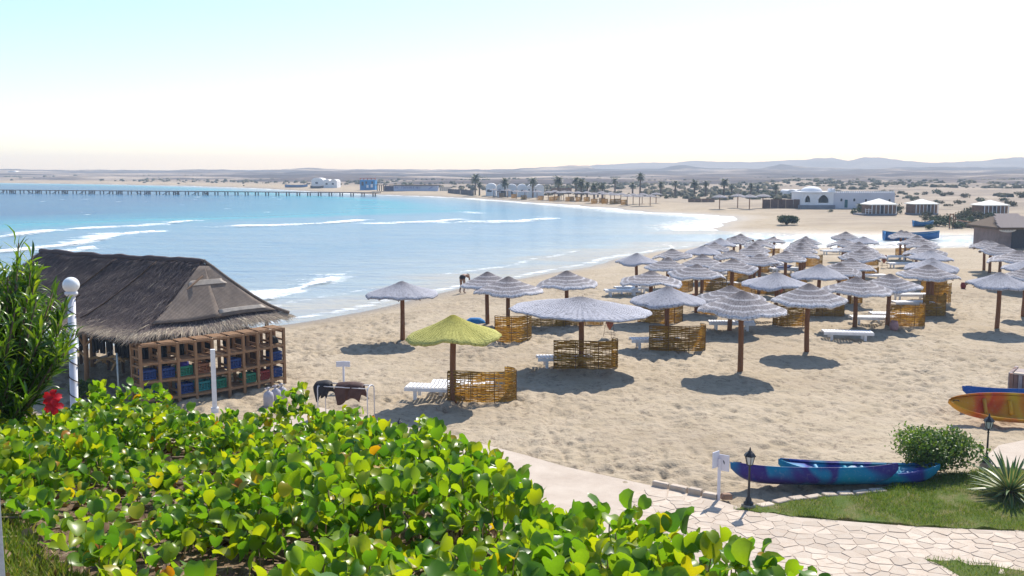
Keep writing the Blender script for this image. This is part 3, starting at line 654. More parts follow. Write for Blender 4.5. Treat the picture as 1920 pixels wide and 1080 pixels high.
# kerb stones between sand and path
def kerb_run(parent, pts, n0, z, w=0.14, h=0.15, name='kerb_stone'):
    P = [Vector((p[0], p[1], 0)) for p in pts]; 
    for i in range(len(P) - 1):
        L = (P[i + 1] - P[i]).length; k = max(1, round(L / n0)); d = (P[i + 1] - P[i]).normalized(); ang = math.atan2(d.y, d.x)
        for j in range(k):
            c = P[i].lerp(P[i + 1], (j + .5) / k); ln = L / k * random.uniform(0.86, 0.96); mb = MB(); mb.box((0, 0, 0), (ln, w * random.uniform(.85, 1.15), h), taper=random.uniform(.86, .95))
            o = mb.build(name, STONE, parent, loc=(c.x, c.y, z + random.uniform(-.015, .02)), rot=(random.uniform(-.05, .05), random.uniform(-.03, .03), ang + random.uniform(-.05, .05))); bevel(o, 0.015)
kerb_run(pth, pg([(1222, 915), (1290, 930), (1345, 941)]), 0.4, 0.10)
kerb_run(pth, pg([(1420, 957), (1480, 944), (1540, 936), (1600, 932), (1660, 926)]), 0.35, 0.05, 0.22, 0.12)
rk = MB(); rk.box((0, 0, 0.05), (0.26, 0.16, 0.12), taper=0.75); o = rk.build('loose_stone', simple('brown_stone', (0.30, 0.19, 0.13), 0.9, 0.3), None, loc=ground(1361, 938) + Vector((0, 0, .04)), rot=(0.05, 0.1, 0.3)); bevel(o, 0.02, 2)
tag(o, 'brown loose stone lying at the foot of the white notice sign', 'stone')
LAWN1 = pg([(1378, 962), (1415, 956), (1480, 948), (1560, 941), (1650, 932), (1700, 905), (1780, 895), (1860, 888), (1960, 888), (2300, 892), (2300, 1012), (1920, 1001), (1700, 991), (1500, 975), (1420, 966)])
LAWN2 = pg([(1735, 1060), (1800, 1062), (1920, 1076), (2100, 1090), (2100, 1200), (1900, 1130)])
m = Mt('lawn_soil'); g_ = m.n('NewGeometry').outputs['Position']; n1 = m.noise(g_, 1.6, 4, 0.6); n2 = m.noise(g_, 30, 4, 0.7)
LSOIL = m.done(m.bsdf(m.mix(m.ramp(n2, [(0.4, 0.0), (0.6, 0.6)]), m.ramp(n1, [(0.35, (0.25, 0.20, 0.11)), (0.5, (0.12, 0.15, 0.04)), (0.7, (0.09, 0.14, 0.03))]), (0.07, 0.11, 0.02)), 0.95, m.bump(n2, 0.8, 0.03), 0.1))
for P, lb in ((LAWN1, 'short green lawn between the paved path and the kayaks'), (LAWN2, 'small strip of lawn along the far side of the paved path')):
    P = rough(ccw(P)); tag(sheet('lawn', P, 0.085 if P is not LAWN2 else 0.11, LSOIL, 0.3), kind='structure'); xs = [p[0] for p in P]; ys = [p[1] for p in P]
    grass('grass', P, lambda x, y: np.full(x.shape, 0.08), int(70000 * abs(area(P)) / 40 * 1.3), 0.075, lb, min(xs) - .1, min(max(xs), 12.5), min(ys) - .1, max(ys) + .1, 0.25, 37)
# ================================================================ BEACH FURNITURE
SHADE_CLOTH = None
def canopy_material(name, base, lite, tip, banded=True, dia=1.35):
    m = Mt(name); c = m.coord(); sx = m.n('SeparateXYZ', {0: c}); x, y = sx.outputs[0], sx.outputs[1]
    r = m.math('SQRT', m.math('ADD', m.math('MULTIPLY', x, x), m.math('MULTIPLY', y, y))); th = m.math('ARCTAN2', y, x)
    rnd = m.n('ObjectInfo').outputs['Random']; n0 = m.noise(c, 1.6, 3, 0.6); nf = m.noise(c, 16, 5, 0.75)
    rn = m.math('ADD', m.math('DIVIDE', r, dia), m.math('MULTIPLY', m.math('SUBTRACT', n0, 0.5), 0.10)); rn = m.math('ADD', rn, m.math('MULTIPLY', m.math('SUBTRACT', rnd, 0.5), 0.05))
    if banded:
        f = m.ramp(rn, [(0.0, 0.0), (0.30, 0.12), (0.345, 0.75), (0.38, 0.15), (0.53, 0.15), (0.575, 0.85), (0.62, 0.2), (0.74, 0.22), (0.79, 0.9), (0.84, 0.3), (0.91, 0.35), (0.965, 1.0)])
    else:
        f = m.ramp(rn, [(0.0, 0.2), (0.3, 0.5), (0.55, 0.6), (0.8, 0.7), (1.0, 0.95)])
    col = base
    pol = m.n('CombineXYZ', {0: m.math('MULTIPLY', th, 16.0), 1: m.math('MULTIPLY', r, 5.0)}).outputs[0]; streak = m.noise(pol, 1.0, 4, 0.7)
    ring = m.math('SINE', m.math('ADD', m.math('MULTIPLY', r, 120.0), m.math('MULTIPLY', nf, 5.0))); ribs = m.math('SINE', m.math('ADD', m.math('MULTIPLY', th, 64.0), m.math('MULTIPLY', nf, 3.0))); wv = m.math('MULTIPLY', ring, ribs)
    h = m.math('ADD', m.math('MULTIPLY', wv, 0.25), m.math('ADD', m.math('MULTIPLY', ring, 0.2), m.math('ADD', nf, streak)))
    dk = m.math('ADD', m.math('MULTIPLY', wv, 0.07), m.math('MULTIPLY', m.math('ADD', nf, streak), 0.5))
    col = m.mix(m.ramp(dk, [(0.40, 0.85), (0.52, 0.0)]), col, tuple(k * 0.40 for k in base)); mid = tuple((a_ + b_) / 2 for a_, b_ in zip(base, lite)); col = m.mix(m.ramp(dk, [(0.52, 0.0), (0.66, 0.7)]), col, mid)
    col = m.mix(m.math('MULTIPLY', f, m.ramp(dk, [(0.36, 0.25), (0.5, 1.0)])), col, lite); col = m.mix(m.ramp(rn, [(0.04, 0.7), (0.26, 0.0)]), col, tip)
    return m.done(m.bsdf(col, 0.9, m.bump(h, 0.9, 0.03), 0.15))
CAN_BAND = canopy_material('thatch_banded', (0.185, 0.16, 0.165), (0.66, 0.64, 0.66), (0.12, 0.10, 0.10))
CAN_PALE = canopy_material('thatch_pale', (0.24, 0.235, 0.265), (0.50, 0.50, 0.55), (0.19, 0.175, 0.185), False)
CAN_YEL = canopy_material('thatch_yellow', (0.38, 0.34, 0.05), (0.52, 0.50, 0.16), (0.40, 0.36, 0.045), False)
POLE = wood('umbrella_pole', (0.27, 0.125, 0.06)); UNDER = simple('thatch_underside', (0.13, 0.09, 0.06), 0.9, 0.3, 12, 0.5, 30)
def canopy_mesh(mat, seed, droop=0.0, wob=1.0, ecc=0.0, steep=1.0):
    """woven cone of real thickness, R 1.35, apex at z = 0"""
    rnd = random.Random(seed); NT = 64; prof = [(0.0, 0.0), (0.05, -0.012), (0.12, -0.06), (0.22, -0.13), (0.34, -0.205), (0.46, -0.275), (0.58, -0.335), (0.70, -0.395), (0.80, -0.445), (0.89, -0.49), (0.955, -0.53), (1.0, -0.575)]
    ph = [rnd.uniform(0, 6.28) for _ in range(6)]; V, F = [], []
    def pt(rr, z, t, off):
        w = 0.055 * wob * math.sin(3 * t + ph[0]) + 0.04 * wob * math.sin(5 * t + ph[1]) + 0.018 * math.sin(11 * t + ph[2]) + 0.012 * math.sin(23 * t + ph[3]); s = rr ** 2
        rad = 1.35 * rr * (1 + ecc * math.cos(2 * t) * rr + 0.03 * math.sin(2 * t + ph[4]) * rr + 0.010 * math.sin(17 * t + ph[5]) * s)
        return (rad * math.cos(t), rad * math.sin(t), z * steep + w * s - droop * s + off)
    for k, (rr, z) in enumerate(prof):
        for j in range(NT): V.append(pt(max(rr, 0.004), z, 2 * math.pi * j / NT, 0.0))
    for (rr, z, o) in ((1.012, -0.595, -0.02), (1.0, -0.575, -0.075), (0.7, -0.395, -0.06), (0.3, -0.19, -0.05), (0.004, -0.02, -0.05)):
        for j in range(NT): V.append(pt(rr, z, 2 * math.pi * j / NT, o))
    K = len(prof) + 5
    for k in range(K - 1):
        for j in range(NT): F.append((k * NT + j, (k + 1) * NT + j, (k + 1) * NT + (j + 1) % NT, k * NT + (j + 1) % NT))
    me = newmesh('canopy', V, F, mat, True); me.materials.append(UNDER)
    for i, p in enumerate(me.polygons):
        if i // NT >= len(prof) + 1: p.material_index = 1
    return me
C_B = [canopy_mesh(CAN_BAND, s, 0, w, 0, st) for s, w, st in ((1, 1, 1), (2, .7, 1.08), (3, 1.2, .95), (4, .5, 1.12), (5, 1, 1.02), (6, .8, .9))]
C_P = [canopy_mesh(CAN_PALE, s, 0, w, 0, st) for s, w, st in ((11, .4, .9), (12, 1, .95), (13, .7, 1.0))]
C_Y = [canopy_mesh(CAN_YEL, 21, 0, 0.9, 0, 1.1)]
def pole_mesh(seed):
    rnd = random.Random(seed); mb = MB(); pts = []; rad = []
    for i in range(7):
        u = i / 6; pts.append((0.018 * math.sin(u * 4 + seed), 0.012 * math.sin(u * 5 + seed * 2), -0.15 + u * 2.62)); rad.append((0.100 - 0.018 * u) * rnd.uniform(0.94, 1.06))
    mb.tube(pts, rad, 10); return mb.mesh('pole', POLE, True)
POLES = [pole_mesh(k) for k in range(4)]
# underside spokes
mb = MB()
for j in range(8):
    a = j * math.pi / 4; mb.bar((0.06 * math.cos(a), 0.06 * math.sin(a), 2.30), (1.22 * math.cos(a), 1.22 * math.sin(a), 1.86), 0.035, 0.035)
SPOKES = mb.mesh('canopy_frame', POLE)
def umbrella(px, py, w, kind='b', base=None, apexz=2.3, label=None, group=None, wy=None, rz=None):
    """apex at picture point (px,py); base row if the foot shows, else apex height; w = width in picture"""
    if base is not None:
        p = ground(px, base); top = at_y(px, py, p.y).z; p.x = at_y(px, py, p.y).x * 0.5 + p.x * 0.5
    else:
        z = 0.0
        for _ in range(5):
            q = on_plane(px, py, apexz + z * 0.6); z = gz(q.x, q.y)
        p = Vector((q.x, q.y, z)); top = q.z
    h = top - p.z; d = math.hypot(p.y, EYE - top); s = w * d / FPX / 2.70
    root = thing('beach_umbrella', label, 'umbrella', p, 0, group)
    arr = {'b': C_B, 'p': C_P, 'y': C_Y}[kind]; k = random.randrange(99); ang = rz if rz is not None else random.uniform(0, 6.28)
    c = obj('canopy', arr[k % len(arr)], root, loc=(0, 0, h), rot=(random.uniform(-.03, .03), random.uniform(-.03, .03), ang)); c.scale = (s, (wy or s), min(1.05, 0.35 + 0.65 * s))
    o = obj('pole', POLES[k % 4], root, rot=(random.uniform(-.012, .012), random.uniform(-.012, .012), random.uniform(0, 6)), scale=(1, 1, h / 2.52)); f = obj('canopy_frame', SPOKES, root, loc=(0, 0, h - 2.40 * 1.0 - 0.03)); f.scale = (s * .92, s * .92, 1.0)
    f.scale.z = c.scale.z; f.location.z = h - 2.36 * c.scale.z - 0.16
    MOUNDS.append((p.x, p.y, 0.06, 0.35)); return root, p, h
G1 = 'thatched beach umbrellas on the near beach'
UM = [  # px, apex row, width, kind, base row, label
 (754, 527, 130, 'p', 641, 'pale thatched umbrella standing alone on open sand nearest the hut and the surf'),
 (850, 590, 174, 'y', 752, 'yellow thatched beach umbrella above a woven screen'),
 (914, 509, 104, 'b', 608, 'grey banded umbrella at the water edge hiding the bending bather'),
 (953, 518, 130, 'b', 616, 'dark banded umbrella over the tall curled screen by the water'),
 (1062, 507, 117, 'b', 606, 'banded umbrella on a thin pole straight behind the very wide pale one'),
 (1089, 556, 264, 'p', 691, 'very wide flat pale thatched umbrella, the largest on the beach'),
 (1251, 536, 136, 'p', 648, 'pale plain thatched umbrella with a woven screen before its pole'),
 (1390, 545, 163, 'b', 699, 'banded umbrella with no screen, its shadow nearest the stone path'),
 (1369, 535, 128, 'b', 622, 'banded umbrella with a long white lounger crossing behind its pole'),
 (1515, 531, 142, 'b', 661, 'banded umbrella on a bare pole beside the single slatted lounger'),
 (1604, 519, 124, 'b', 618, 'banded umbrella over the slatted white lounger that stands alone'),
 (1221, 507, 113, 'b', None, 'banded umbrella beside the lounger with raised backrest'),
 (1307, 495, 105, 'b', None, None), (1194, 474, 80, 'p', None, 'pale umbrella at the end of the row by the surf'), (1253, 482, 87, 'b', None, None), (1260, 466, 74, 'b', None, None),
 (1318, 460, 68, 'p', None, None), (1317, 476, 82, 'b', None, None), (1374, 485, 95, 'b', None, None), (1373, 468, 70, 'b', None, None), (1340, 454, 56, 'b', None, None), (1351, 446, 60, 'p', None, None),
 (1377, 443, 46, 'b', None, None), (1389, 438, 50, 'b', None, None), (1451, 443, 44, 'b', None, None), (1425, 448, 56, 'b', None, None), (1416, 455, 58, 'b', None, None), (1408, 461, 66, 'b', None, None), (1425, 476, 84, 'b', None, None),
 (1473, 470, 74, 'b', None, None), (1501, 462, 70, 'b', None, None), (1502, 455, 60, 'b', None, None), (1506, 448.5, 56, 'b', None, None), (1511, 442.5, 54, 'b', None, None),
 (1586, 434, 54, 'b', None, None), (1581, 447, 58, 'b', None, None), (1620, 443, 54, 'p', None, None), (1611, 453, 72, 'b', None, None), (1622, 463, 76, 'b', None, None), (1612, 469, 76, 'b', None, None),
 (1596, 483.5, 92, 'b', None, None), (1575, 493, 82, 'b', None, None), (1537, 495, 106, 'p', None, None), (1457, 510, 124, 'p', None, 'pale plain umbrella with sagging rim near the clay pot'),
 (1667, 513, 112, 'b', 613, 'grey umbrella beside the curled screen with the pinkish pot'), (1742, 496, 110, 'b', None, 'grey umbrella in front of two more, over three nested screens'), (1750, 490, 82, 'p', None, None), (1748, 483.5, 98, 'p', None, None),
 (1745, 468.5, 83, 'p', None, None), (1735, 459, 80, 'b', None, None), (1731, 450, 60, 'b', None, None), (1720, 441, 68, 'b', None, None), (1699, 433, 58, 'b', None, None), (1690, 431, 44, 'b', None, None),
 (1872, 510, 118, 'p', 618, 'plain grey umbrella on the open sand by the dark red jar'), (1876, 457.6, 74, 'b', 518, None), (1857, 450.6, 62, 'b', 513, None), (1846, 449, 56, 'b', 507, None), (1911, 469, 104, 'b', None, None), (1931, 484, 96, 'p', 550, None), (1922, 500, 84, 'b', 595, None)]
for (px, py, w, k, b, lb) in UM:
    grp = 'thatched beach umbrellas on the near beach'
    right = px > 1800
    lab = lb or (('thatched umbrella in the short row towards the brown surf hut' if right else ('pale thatched umbrella without bands in the crowded rows towards the inlet' if k == 'p' else 'grey banded thatched umbrella in the crowded rows towards the inlet')))
    if not lb and not right:
        blk = 'in the block along the open surf' if px < 1362 else 'beside the first sandy gap' if px < 1440 else 'in the file with the purple towel' if px < 1545 else 'in the block facing the round bush' if px < 1660 else 'in the file before the moored blue boat'
        row = 'front row' if py > 474 else 'middle row' if py > 456 else 'rear row'
        lab = '%s umbrella %s, %s' % ('pale plain' if k == 'p' else 'grey banded', blk, row)
    um = umbrella(px, py, w, k, b, 2.35 if py > 480 else 2.25, lab, grp)
    if lb and 'largest' in lb:
        for ch in um[0].children:
            if ch.name.startswith('canopy') and ch.data in C_P: ch.rotation_euler = (0.02, 0.03, 0.2); ch.scale = (ch.scale.x, ch.scale.x * 0.86, 0.88)
            elif ch.name.startswith('canopy_frame'): ch.scale = (1.45, 1.3, .88); ch.location.z = um[2] - 2.36 * .88 - .16

# ---- woven reed wind screens
m = Mt('reed_weave'); c_ = m.coord(); t_ = m.attr('tone'); n_ = m.noise(c_, 18, 3, 0.7)
cc_ = m.mix(m.math('MULTIPLY', n_, 0.6), m.ramp(t_, [(0.0, (0.27, 0.15, 0.03)), (0.5, (0.46, 0.28, 0.05)), (1.0, (0.58, 0.40, 0.11))]), (0.20, 0.11, 0.028))
d_ = m.bsdf(cc_, 0.7, None, 0.3); tr_ = m.n('BsdfTranslucent', {'Color': m.mix(1.0, cc_, (1.0, 0.85, 0.4), 'MULTIPLY')}).outputs[0]
REED = m.done(m.n('MixShader', {0: 0.55, 1: d_, 2: tr_}).outputs[0]); STAKE = wood('screen_stake', (0.22, 0.13, 0.05))
def screen_mesh(seed, path, hgt=0.95, strands=44, gap=0.5):
    rnd = random.Random(seed); pts = [Vector((p[0], p[1], 0)) for p in path]
    seg = []; 
    for i in range(len(pts) - 1):
        k = max(2, int((pts[i + 1] - pts[i]).length / 0.055))
        for j in range(k): seg.append(pts[i].lerp(pts[i + 1], j / k))
    seg.append(pts[-1]); N = len(seg); nor = []
    for i in range(N):
        d = (seg[min(i + 1, N - 1)] - seg[max(i - 1, 0)]).normalized(); nor.append(Vector((d.y, -d.x, 0)))
    V, F, T = [], [], []
    for s in range(strands):
        v = (s + 0.5) / strands; z0 = 0.01 + v * hgt; ph = rnd.uniform(0, 6.28); tone = rnd.random(); thin = gap * (0.95 * math.exp(-((v - 0.62) / 0.07) ** 2) + 0.10 * rnd.random() + 0.12 * (v > .72)); on = True; prev = None; run = 0
        for i in range(N):
            if run <= 0: on = rnd.random() > thin * 0.62; run = rnd.randint(2, 7)
            run -= 1
            if not on: prev = None; continue
            w = hgt / strands * rnd.uniform(0.58, 0.82); o = 0.013 * math.sin(i * math.pi / 2 + (s % 2) * math.pi); z = z0 + 0.010 * math.sin(i * 0.35 + ph) + 0.012 * math.sin(i * 0.11 + s * 1.7) + 0.03 * math.sin(i * 0.06 + seed) * v
            p = seg[i]; n = nor[i]; b = len(V); V += [tuple(p + n * o + Vector((0, 0, z - w))), tuple(p + n * (o + 0.006) + Vector((0, 0, z))), tuple(p + n * o + Vector((0, 0, z + w)))]; T += [tone] * 3
            if prev is not None: F += [(prev, b, b + 1, prev + 1), (prev + 1, b + 1, b + 2, prev + 2)]
            prev = b
    # closely set uprights through the weave
    for i in range(0, N, 2):
        p = seg[i]; n = nor[i]; t = Vector((n.y, -n.x, 0)); b = len(V); tone = rnd.random(); w = 0.008
        hh = hgt * rnd.uniform(0.985, 1.03)
        for z in (0.0, hh * .5, hh):
            j = rnd.uniform(-.01, .01); V += [tuple(p - t * (w + j) + Vector((0, 0, z))), tuple(p + t * (w - j) + n * 0.004 + Vector((0, 0, z)))]; T += [tone] * 2
        F += [(b, b + 1, b + 3, b + 2), (b + 2, b + 3, b + 5, b + 4)]
    me = fastmesh('woven_panel', np.array(V), np.array(F), REED, False); vattr(me, 'tone', np.array(T))
    st = MB()
    for i in list(range(0, N, 11)) + [N - 1]: st.tube([tuple(seg[i] + nor[i] * 0.02 + Vector((0, 0, -0.1))), tuple(seg[i] + nor[i] * 0.02 + Vector((0, 0, hgt * 1.01)))], 0.012, 5)
    rm = MB(); rm.tube([tuple(s_ + Vector((0, 0, hgt + 0.012))) for s_ in seg[::2]], 0.014, 5)
    return me, st.mesh('stakes', STAKE), rm.mesh('top_binding', STAKE, True)
def jpath(L, rad, turn):
    """straight run of L that curls away at its right end"""
    P = [(-L, 0.10), (-L * 0.6, -0.02), (-L * 0.25, -0.06), (0, 0)]
    for k in range(1, 9): a = turn * k / 8; P.append((rad * math.sin(a), rad * (1 - math.cos(a))))
    return P
def arc(rad, a0, a1): return [(rad * math.cos(a), rad * math.sin(a)) for a in np.linspace(a0, a1, 12)]
SCR = {'j1': screen_mesh(1, jpath(1.45, 0.40, 2.9), 0.92, 46, .75), 'j2': screen_mesh(2, jpath(1.55, 0.32, 2.6), 0.95, 46, 1.0), 'j3': screen_mesh(3, jpath(1.50, 0.36, 2.4), 0.95, 46, .55),
       'a1': screen_mesh(4, arc(0.85, -2.7, -0.15), 0.95, 44, .3), 'a2': screen_mesh(5, arc(0.75, -2.4, 0.2), 0.9, 44, .15), 's1': screen_mesh(6, [(-1, 0.1), (-.4, 0), (.3, -.02), (1, .1)], 0.85, 40, .4)}
SCW = {'j1': 1.85, 'j2': 1.87, 'j3': 1.86, 'a1': 1.6, 'a2': 1.4, 's1': 2.0}; SCX = {'j1': -0.52, 'j2': -0.6, 'j3': -0.57, 'a1': 0.05, 'a2': .05, 's1': 0.0}
def screen(x0, x1, yb, kind, label, top=None, flip=False, rz=0.0, group='woven reed wind screens'):
    c = ground((x0 + x1) / 2, yb - (3 if kind[0] != 's' else 1)); w = (x1 - x0) / FPX * math.hypot(c.y, EYE); s = w / SCW[kind]; root = thing('wind_screen', label, 'wind screen', c, rz, group)
    hz = 1.0
    if top is not None: hz = (at_y((x0 + x1) / 2, top, c.y).z - c.z) / 0.95
    f = -1 if flip else 1
    for nm, me in zip(('woven_panel', 'stakes', 'top_binding'), SCR[kind]):
        o = obj(nm, me, root, loc=(-SCX[kind] * s * f, 0, 0)); o.scale = (s * f, max(s, .8), hz)
    return root
for a in [(840, 967, 757, 'j1', 'golden woven screen curling beside the yellow umbrella', 697), (1040, 1161, 696, 'j2', 'woven screen with ragged gaps under the very wide pale umbrella', 640), (1218, 1326, 661, 'j3', 'woven screen standing before the pole of the pale plain umbrella', 612),
          (924, 996, 640, 'a2', 'tall dark woven screen curled round under the dark banded umbrella by the water', 586), (995, 1060, 613, 's1', 'low straight woven screen left of a gap, behind the very wide umbrella', 596), (1042, 1131, 611, 's1', 'low straight woven screen seen past the pole of the very wide umbrella', 596),
          (1195, 1278, 604, 'a1', 'large curved screen standing behind the pale plain umbrella', 565), (1446, 1512, 610, 'a1', 'curved screen left behind the bare-pole umbrella', 568), (1520, 1586, 596, 'j3', 'gappy screen between the bare-pole umbrella and the lone lounger', 568),
          (1662, 1738, 615, 'j3', 'curled screen with white loungers tucked behind and a pinkish pot in front', 572), (1718, 1770, 592, 'a2', 'greyish curved screen, foremost of three nested ones', 548), (1733, 1780, 568, 'a1', 'orange brown screen in the middle of three nested ones', 530),
          (1722, 1772, 556, 'a1', 'orange brown screen at the back of three nested ones', 524)]: screen(*a)
for (x0, x1, yb, k, t) in [(1250, 1298, 548, 'a1', 524), (1312, 1361, 546, 'a1', 517), (1362, 1411, 528, 'a1', 505), (1362, 1416, 550, 'a1', 528), (1408, 1442, 513, 'a2', 496), (1490, 1540, 500, 'a1', 477), (1617, 1646, 499, 'a2', 484), (1612, 1646, 517, 'a2', 500), (1470, 1512, 532, 'a1', 512),
                           (1585, 1615, 571, 'a2', 554), (1416, 1490, 553, 's1', 538), (1672, 1704, 481, 'a2', 463), (1306, 1372, 588, 'a1', 566), (1565, 1612, 528, 'a1', 512), (1566, 1584, 471, 'a2', 460), (1596, 1628, 478, 'a2', 462), (1440, 1462, 476, 's1', 466), (1330, 1366, 506, 's1', 496), (1704, 1730, 486, 'a2', 470)]:
    screen(x0, x1, yb, k, 'brown woven screen ' + ('in the umbrella block along the open surf' if x0 < 1340 else 'in the umbrella block beside the first sandy gap' if x0 < 1440 else 'in the tight umbrella file around the purple towel' if x0 < 1545 else 'in the umbrella block facing the round bush' if x0 < 1660 else 'in the umbrella file before the moored blue boat') + (', front row' if yb > 520 else ', rear rows'), t)

# ---- white loungers
WHITE = simple('white_painted_wood', (0.78, 0.78, 0.80), 0.5, 0.10, 5, 0.1, 30)
def lounger_parts(back=0.0):
    parts = []; L, W, H = 1.95, 0.66, 0.34; hinge = 0.55
    for s in (-1, 1):
        mb = MB(); mb.box((0, s * W / 2, H - 0.05), (L, 0.035, 0.10)); parts.append(('side_rail', mb.mesh('side_rail', WHITE)))
    for sx in (-1, 1):
        for sy in (-1, 1):
            mb = MB(); mb.box((sx * (L / 2 - 0.32), sy * (W / 2 - 0.045), (H - 0.08) / 2 - 0.02), (0.10, 0.05, H - 0.06)); parts.append(('leg', mb.mesh('leg', WHITE)))
    mb = MB(); mb.box((0, 0, 0), (0.085, W - 0.045, 0.022)); sl = mb.mesh('slat', WHITE); n = 17; slats = []
    for k in range(n):
        x = -L / 2 + 0.06 + k * (L - 0.12) / (n - 1)
        if back > 0 and x > hinge - 0.1:
            u = x - hinge + 0.1; slats.append(('slat', sl, (hinge - 0.1 + u * math.cos(back), 0, H + 0.012 + u * math.sin(back)), (0, -back, 0)))
        else: slats.append(('slat', sl, (x, 0, H + 0.012), (0, 0, 0)))
    return parts, slats
LP = {0: lounger_parts(0), 1: lounger_parts(0.6)}
def lounger(px, py, rz, label, back=0, s=1.0, group='white slatted sun loungers'):
    c = ground(px, py); root = thing('sun_lounger', label, 'sun lounger', c, rz, group, (s, s, s)); parts, slats = LP[back]
    for nm, me in parts: obj(nm, me, root)
    for nm, me, lo, ro in slats: obj(nm, me, root, loc=lo, rot=ro)
    return root
for a in [(822, 745, -0.15, 'white slatted lounger poking out beside the golden screen of the yellow umbrella'), (868, 737, -0.05, 'second white lounger half hidden behind the golden screen'), (1058, 686, 0.1, 'white lounger end showing beside the screen under the very wide umbrella'),
          (1228, 651, 0.05, 'white lounger end showing beside the screen of the pale plain umbrella'), (1371, 618, -0.12, 'long white lounger crossing behind two umbrella poles'), (1438, 603, -0.1, 'white lounger tucked against the curved screen behind the bare-pole umbrella'),
          (1588, 637, -0.13, 'white slatted lounger standing alone in the open under a banded umbrella'), (1636, 608, -0.12, 'white lounger pushed up to the curled screen with the pinkish pot'), (1672, 601, -0.1, 'white lounger mostly behind the curled screen with the pinkish pot'),
          (1706, 563, 0.0, 'white slatted lounger beside the three nested screens'), (1710, 578, 0.05, 'white lounger just behind the curled screen, before the nested ones')]: lounger(*a)
lounger(1166, 555, 0.05, 'white lounger with its backrest raised near the surf', 1); lounger(1184, 549, 0.15, 'second lounger with raised backrest beside the first near the surf', 1)
for px, py, rz in [(1676, 488, 0.1), (1690, 502, 0), (1562, 477, 0.05), (1580, 473, 0.05), (1352, 541, 0.1), (1448, 505, 0.1), (1470, 512, 0.2), (1335, 520, 0.1), (1630, 525, 0)]: lounger(px, py, rz, 'white lounger among the crowded rows of umbrellas', 0)
# folded towels and bags in the rows
def towel(px, py, col, label, rz=0):
    c = ground(px, py); c.z += 0.37; n = 9; V = []; F = []
    for i in range(n):
        for j in range(5): V.append(((i / (n - 1) - .5) * 1.1, (j / 4 - .5) * 0.6, 0.03 + 0.04 * random.random() + (0.10 if i > 6 else 0)))
    for i in range(n - 1):
        for j in range(4): a = i * 5 + j; F.append((a, a + 5, a + 6, a + 1))
    o = obj('beach_towel', newmesh('beach_towel', V, F, simple('towel', col, 0.95, 0.3, 9, 0.6, 60), True), None, loc=c, rot=(0, 0, rz)); s = o.modifiers.new('thick', 'SOLIDIFY'); s.thickness = 0.03; tag(o, label, 'towel')
towel(1448, 505, (0.16, 0.10, 0.42), 'purple towel on a lounger in the crowded rows'); towel(1470, 512, (0.05, 0.07, 0.16), 'dark blue towel on a lounger in the crowded rows', .2)
o = None
c = ground(891, 606); mb = MB()
mb.lathe([(0.02, 0.26), (0.22, 0.24), (0.36, 0.12), (0.40, 0.02), (0.38, 0.0)][::-1], 14); o = mb.build('beach_bag', simple('blue_cloth', (0.03, 0.22, 0.55), 0.8, 0.3, 7, .5, 20), None, True, loc=c, scale=(1.2, .7, 1)); tag(o, 'blue bag lying on the sand behind the yellow umbrella', 'bag')

# ---- clay pots on wire stands
CLAY = simple('terracotta', (0.30, 0.10, 0.055), 0.8, 0.25, 6, 0.3, 30); WIRE = simple('rusty_wire', (0.10, 0.06, 0.045), 0.6, 0.3, metal=0.5)
def pot(px, py, label, s=1.0, tri=True, mat=None):
    c = ground(px, py); root = thing('clay_pot', label, 'pot', c, random.uniform(0, 6), None, (s, s, s)); z0 = 0.42 if tri else 0.0; mb = MB()
    if tri: mb.lathe([(0.02, z0 - 0.12), (0.10, z0 + 0.02), (0.16, z0 + 0.15), (0.155, z0 + 0.38), (0.175, z0 + 0.47), (0.15, z0 + 0.47), (0.13, z0 + 0.30)], 16)
    else: mb.lathe([(0.13, 0), (0.20, 0.12), (0.21, 0.3), (0.16, 0.42), (0.17, 0.47), (0.13, 0.47), (0.12, 0.4)], 16)
    mb.build('pot_body', mat or CLAY, root, True)
    if tri:
        st = MB()
        for k in range(3): a = k * 2.094; st.tube([(0.17 * math.cos(a), 0.17 * math.sin(a), z0 + 0.2), (0.27 * math.cos(a), 0.27 * math.sin(a), 0.0)], 0.008, 5)
        for zz, rr in ((z0 + 0.18, 0.175), (0.16, 0.245)): st.tube([(rr * math.cos(a), rr * math.sin(a), zz) for a in np.linspace(0, 6.283, 17)], 0.007, 5, False)
        st.build('wire_stand', WIRE, root)
pot(1143, 632, 'pointed clay pot in a wire stand between the wide umbrella and a white lounger'); pot(1657, 502, 'pointed clay pot on a stand in the sandy aisle of the rows'); pot(1464, 560, 'clay pot under the sagging pale umbrella'); pot(1303, 581, 'clay pot by a pole behind the pale plain umbrella', .9)
pot(1676, 620, 'pinkish round pot in front of the curled screen', 0.9, False, simple('pink_clay', (0.42, 0.24, 0.24), 0.8, 0.25)); pot(1806, 541, 'dark red round jar on the open sand', 0.75, False, simple('dark_red_clay', (0.20, 0.035, 0.035), 0.6, 0.3))

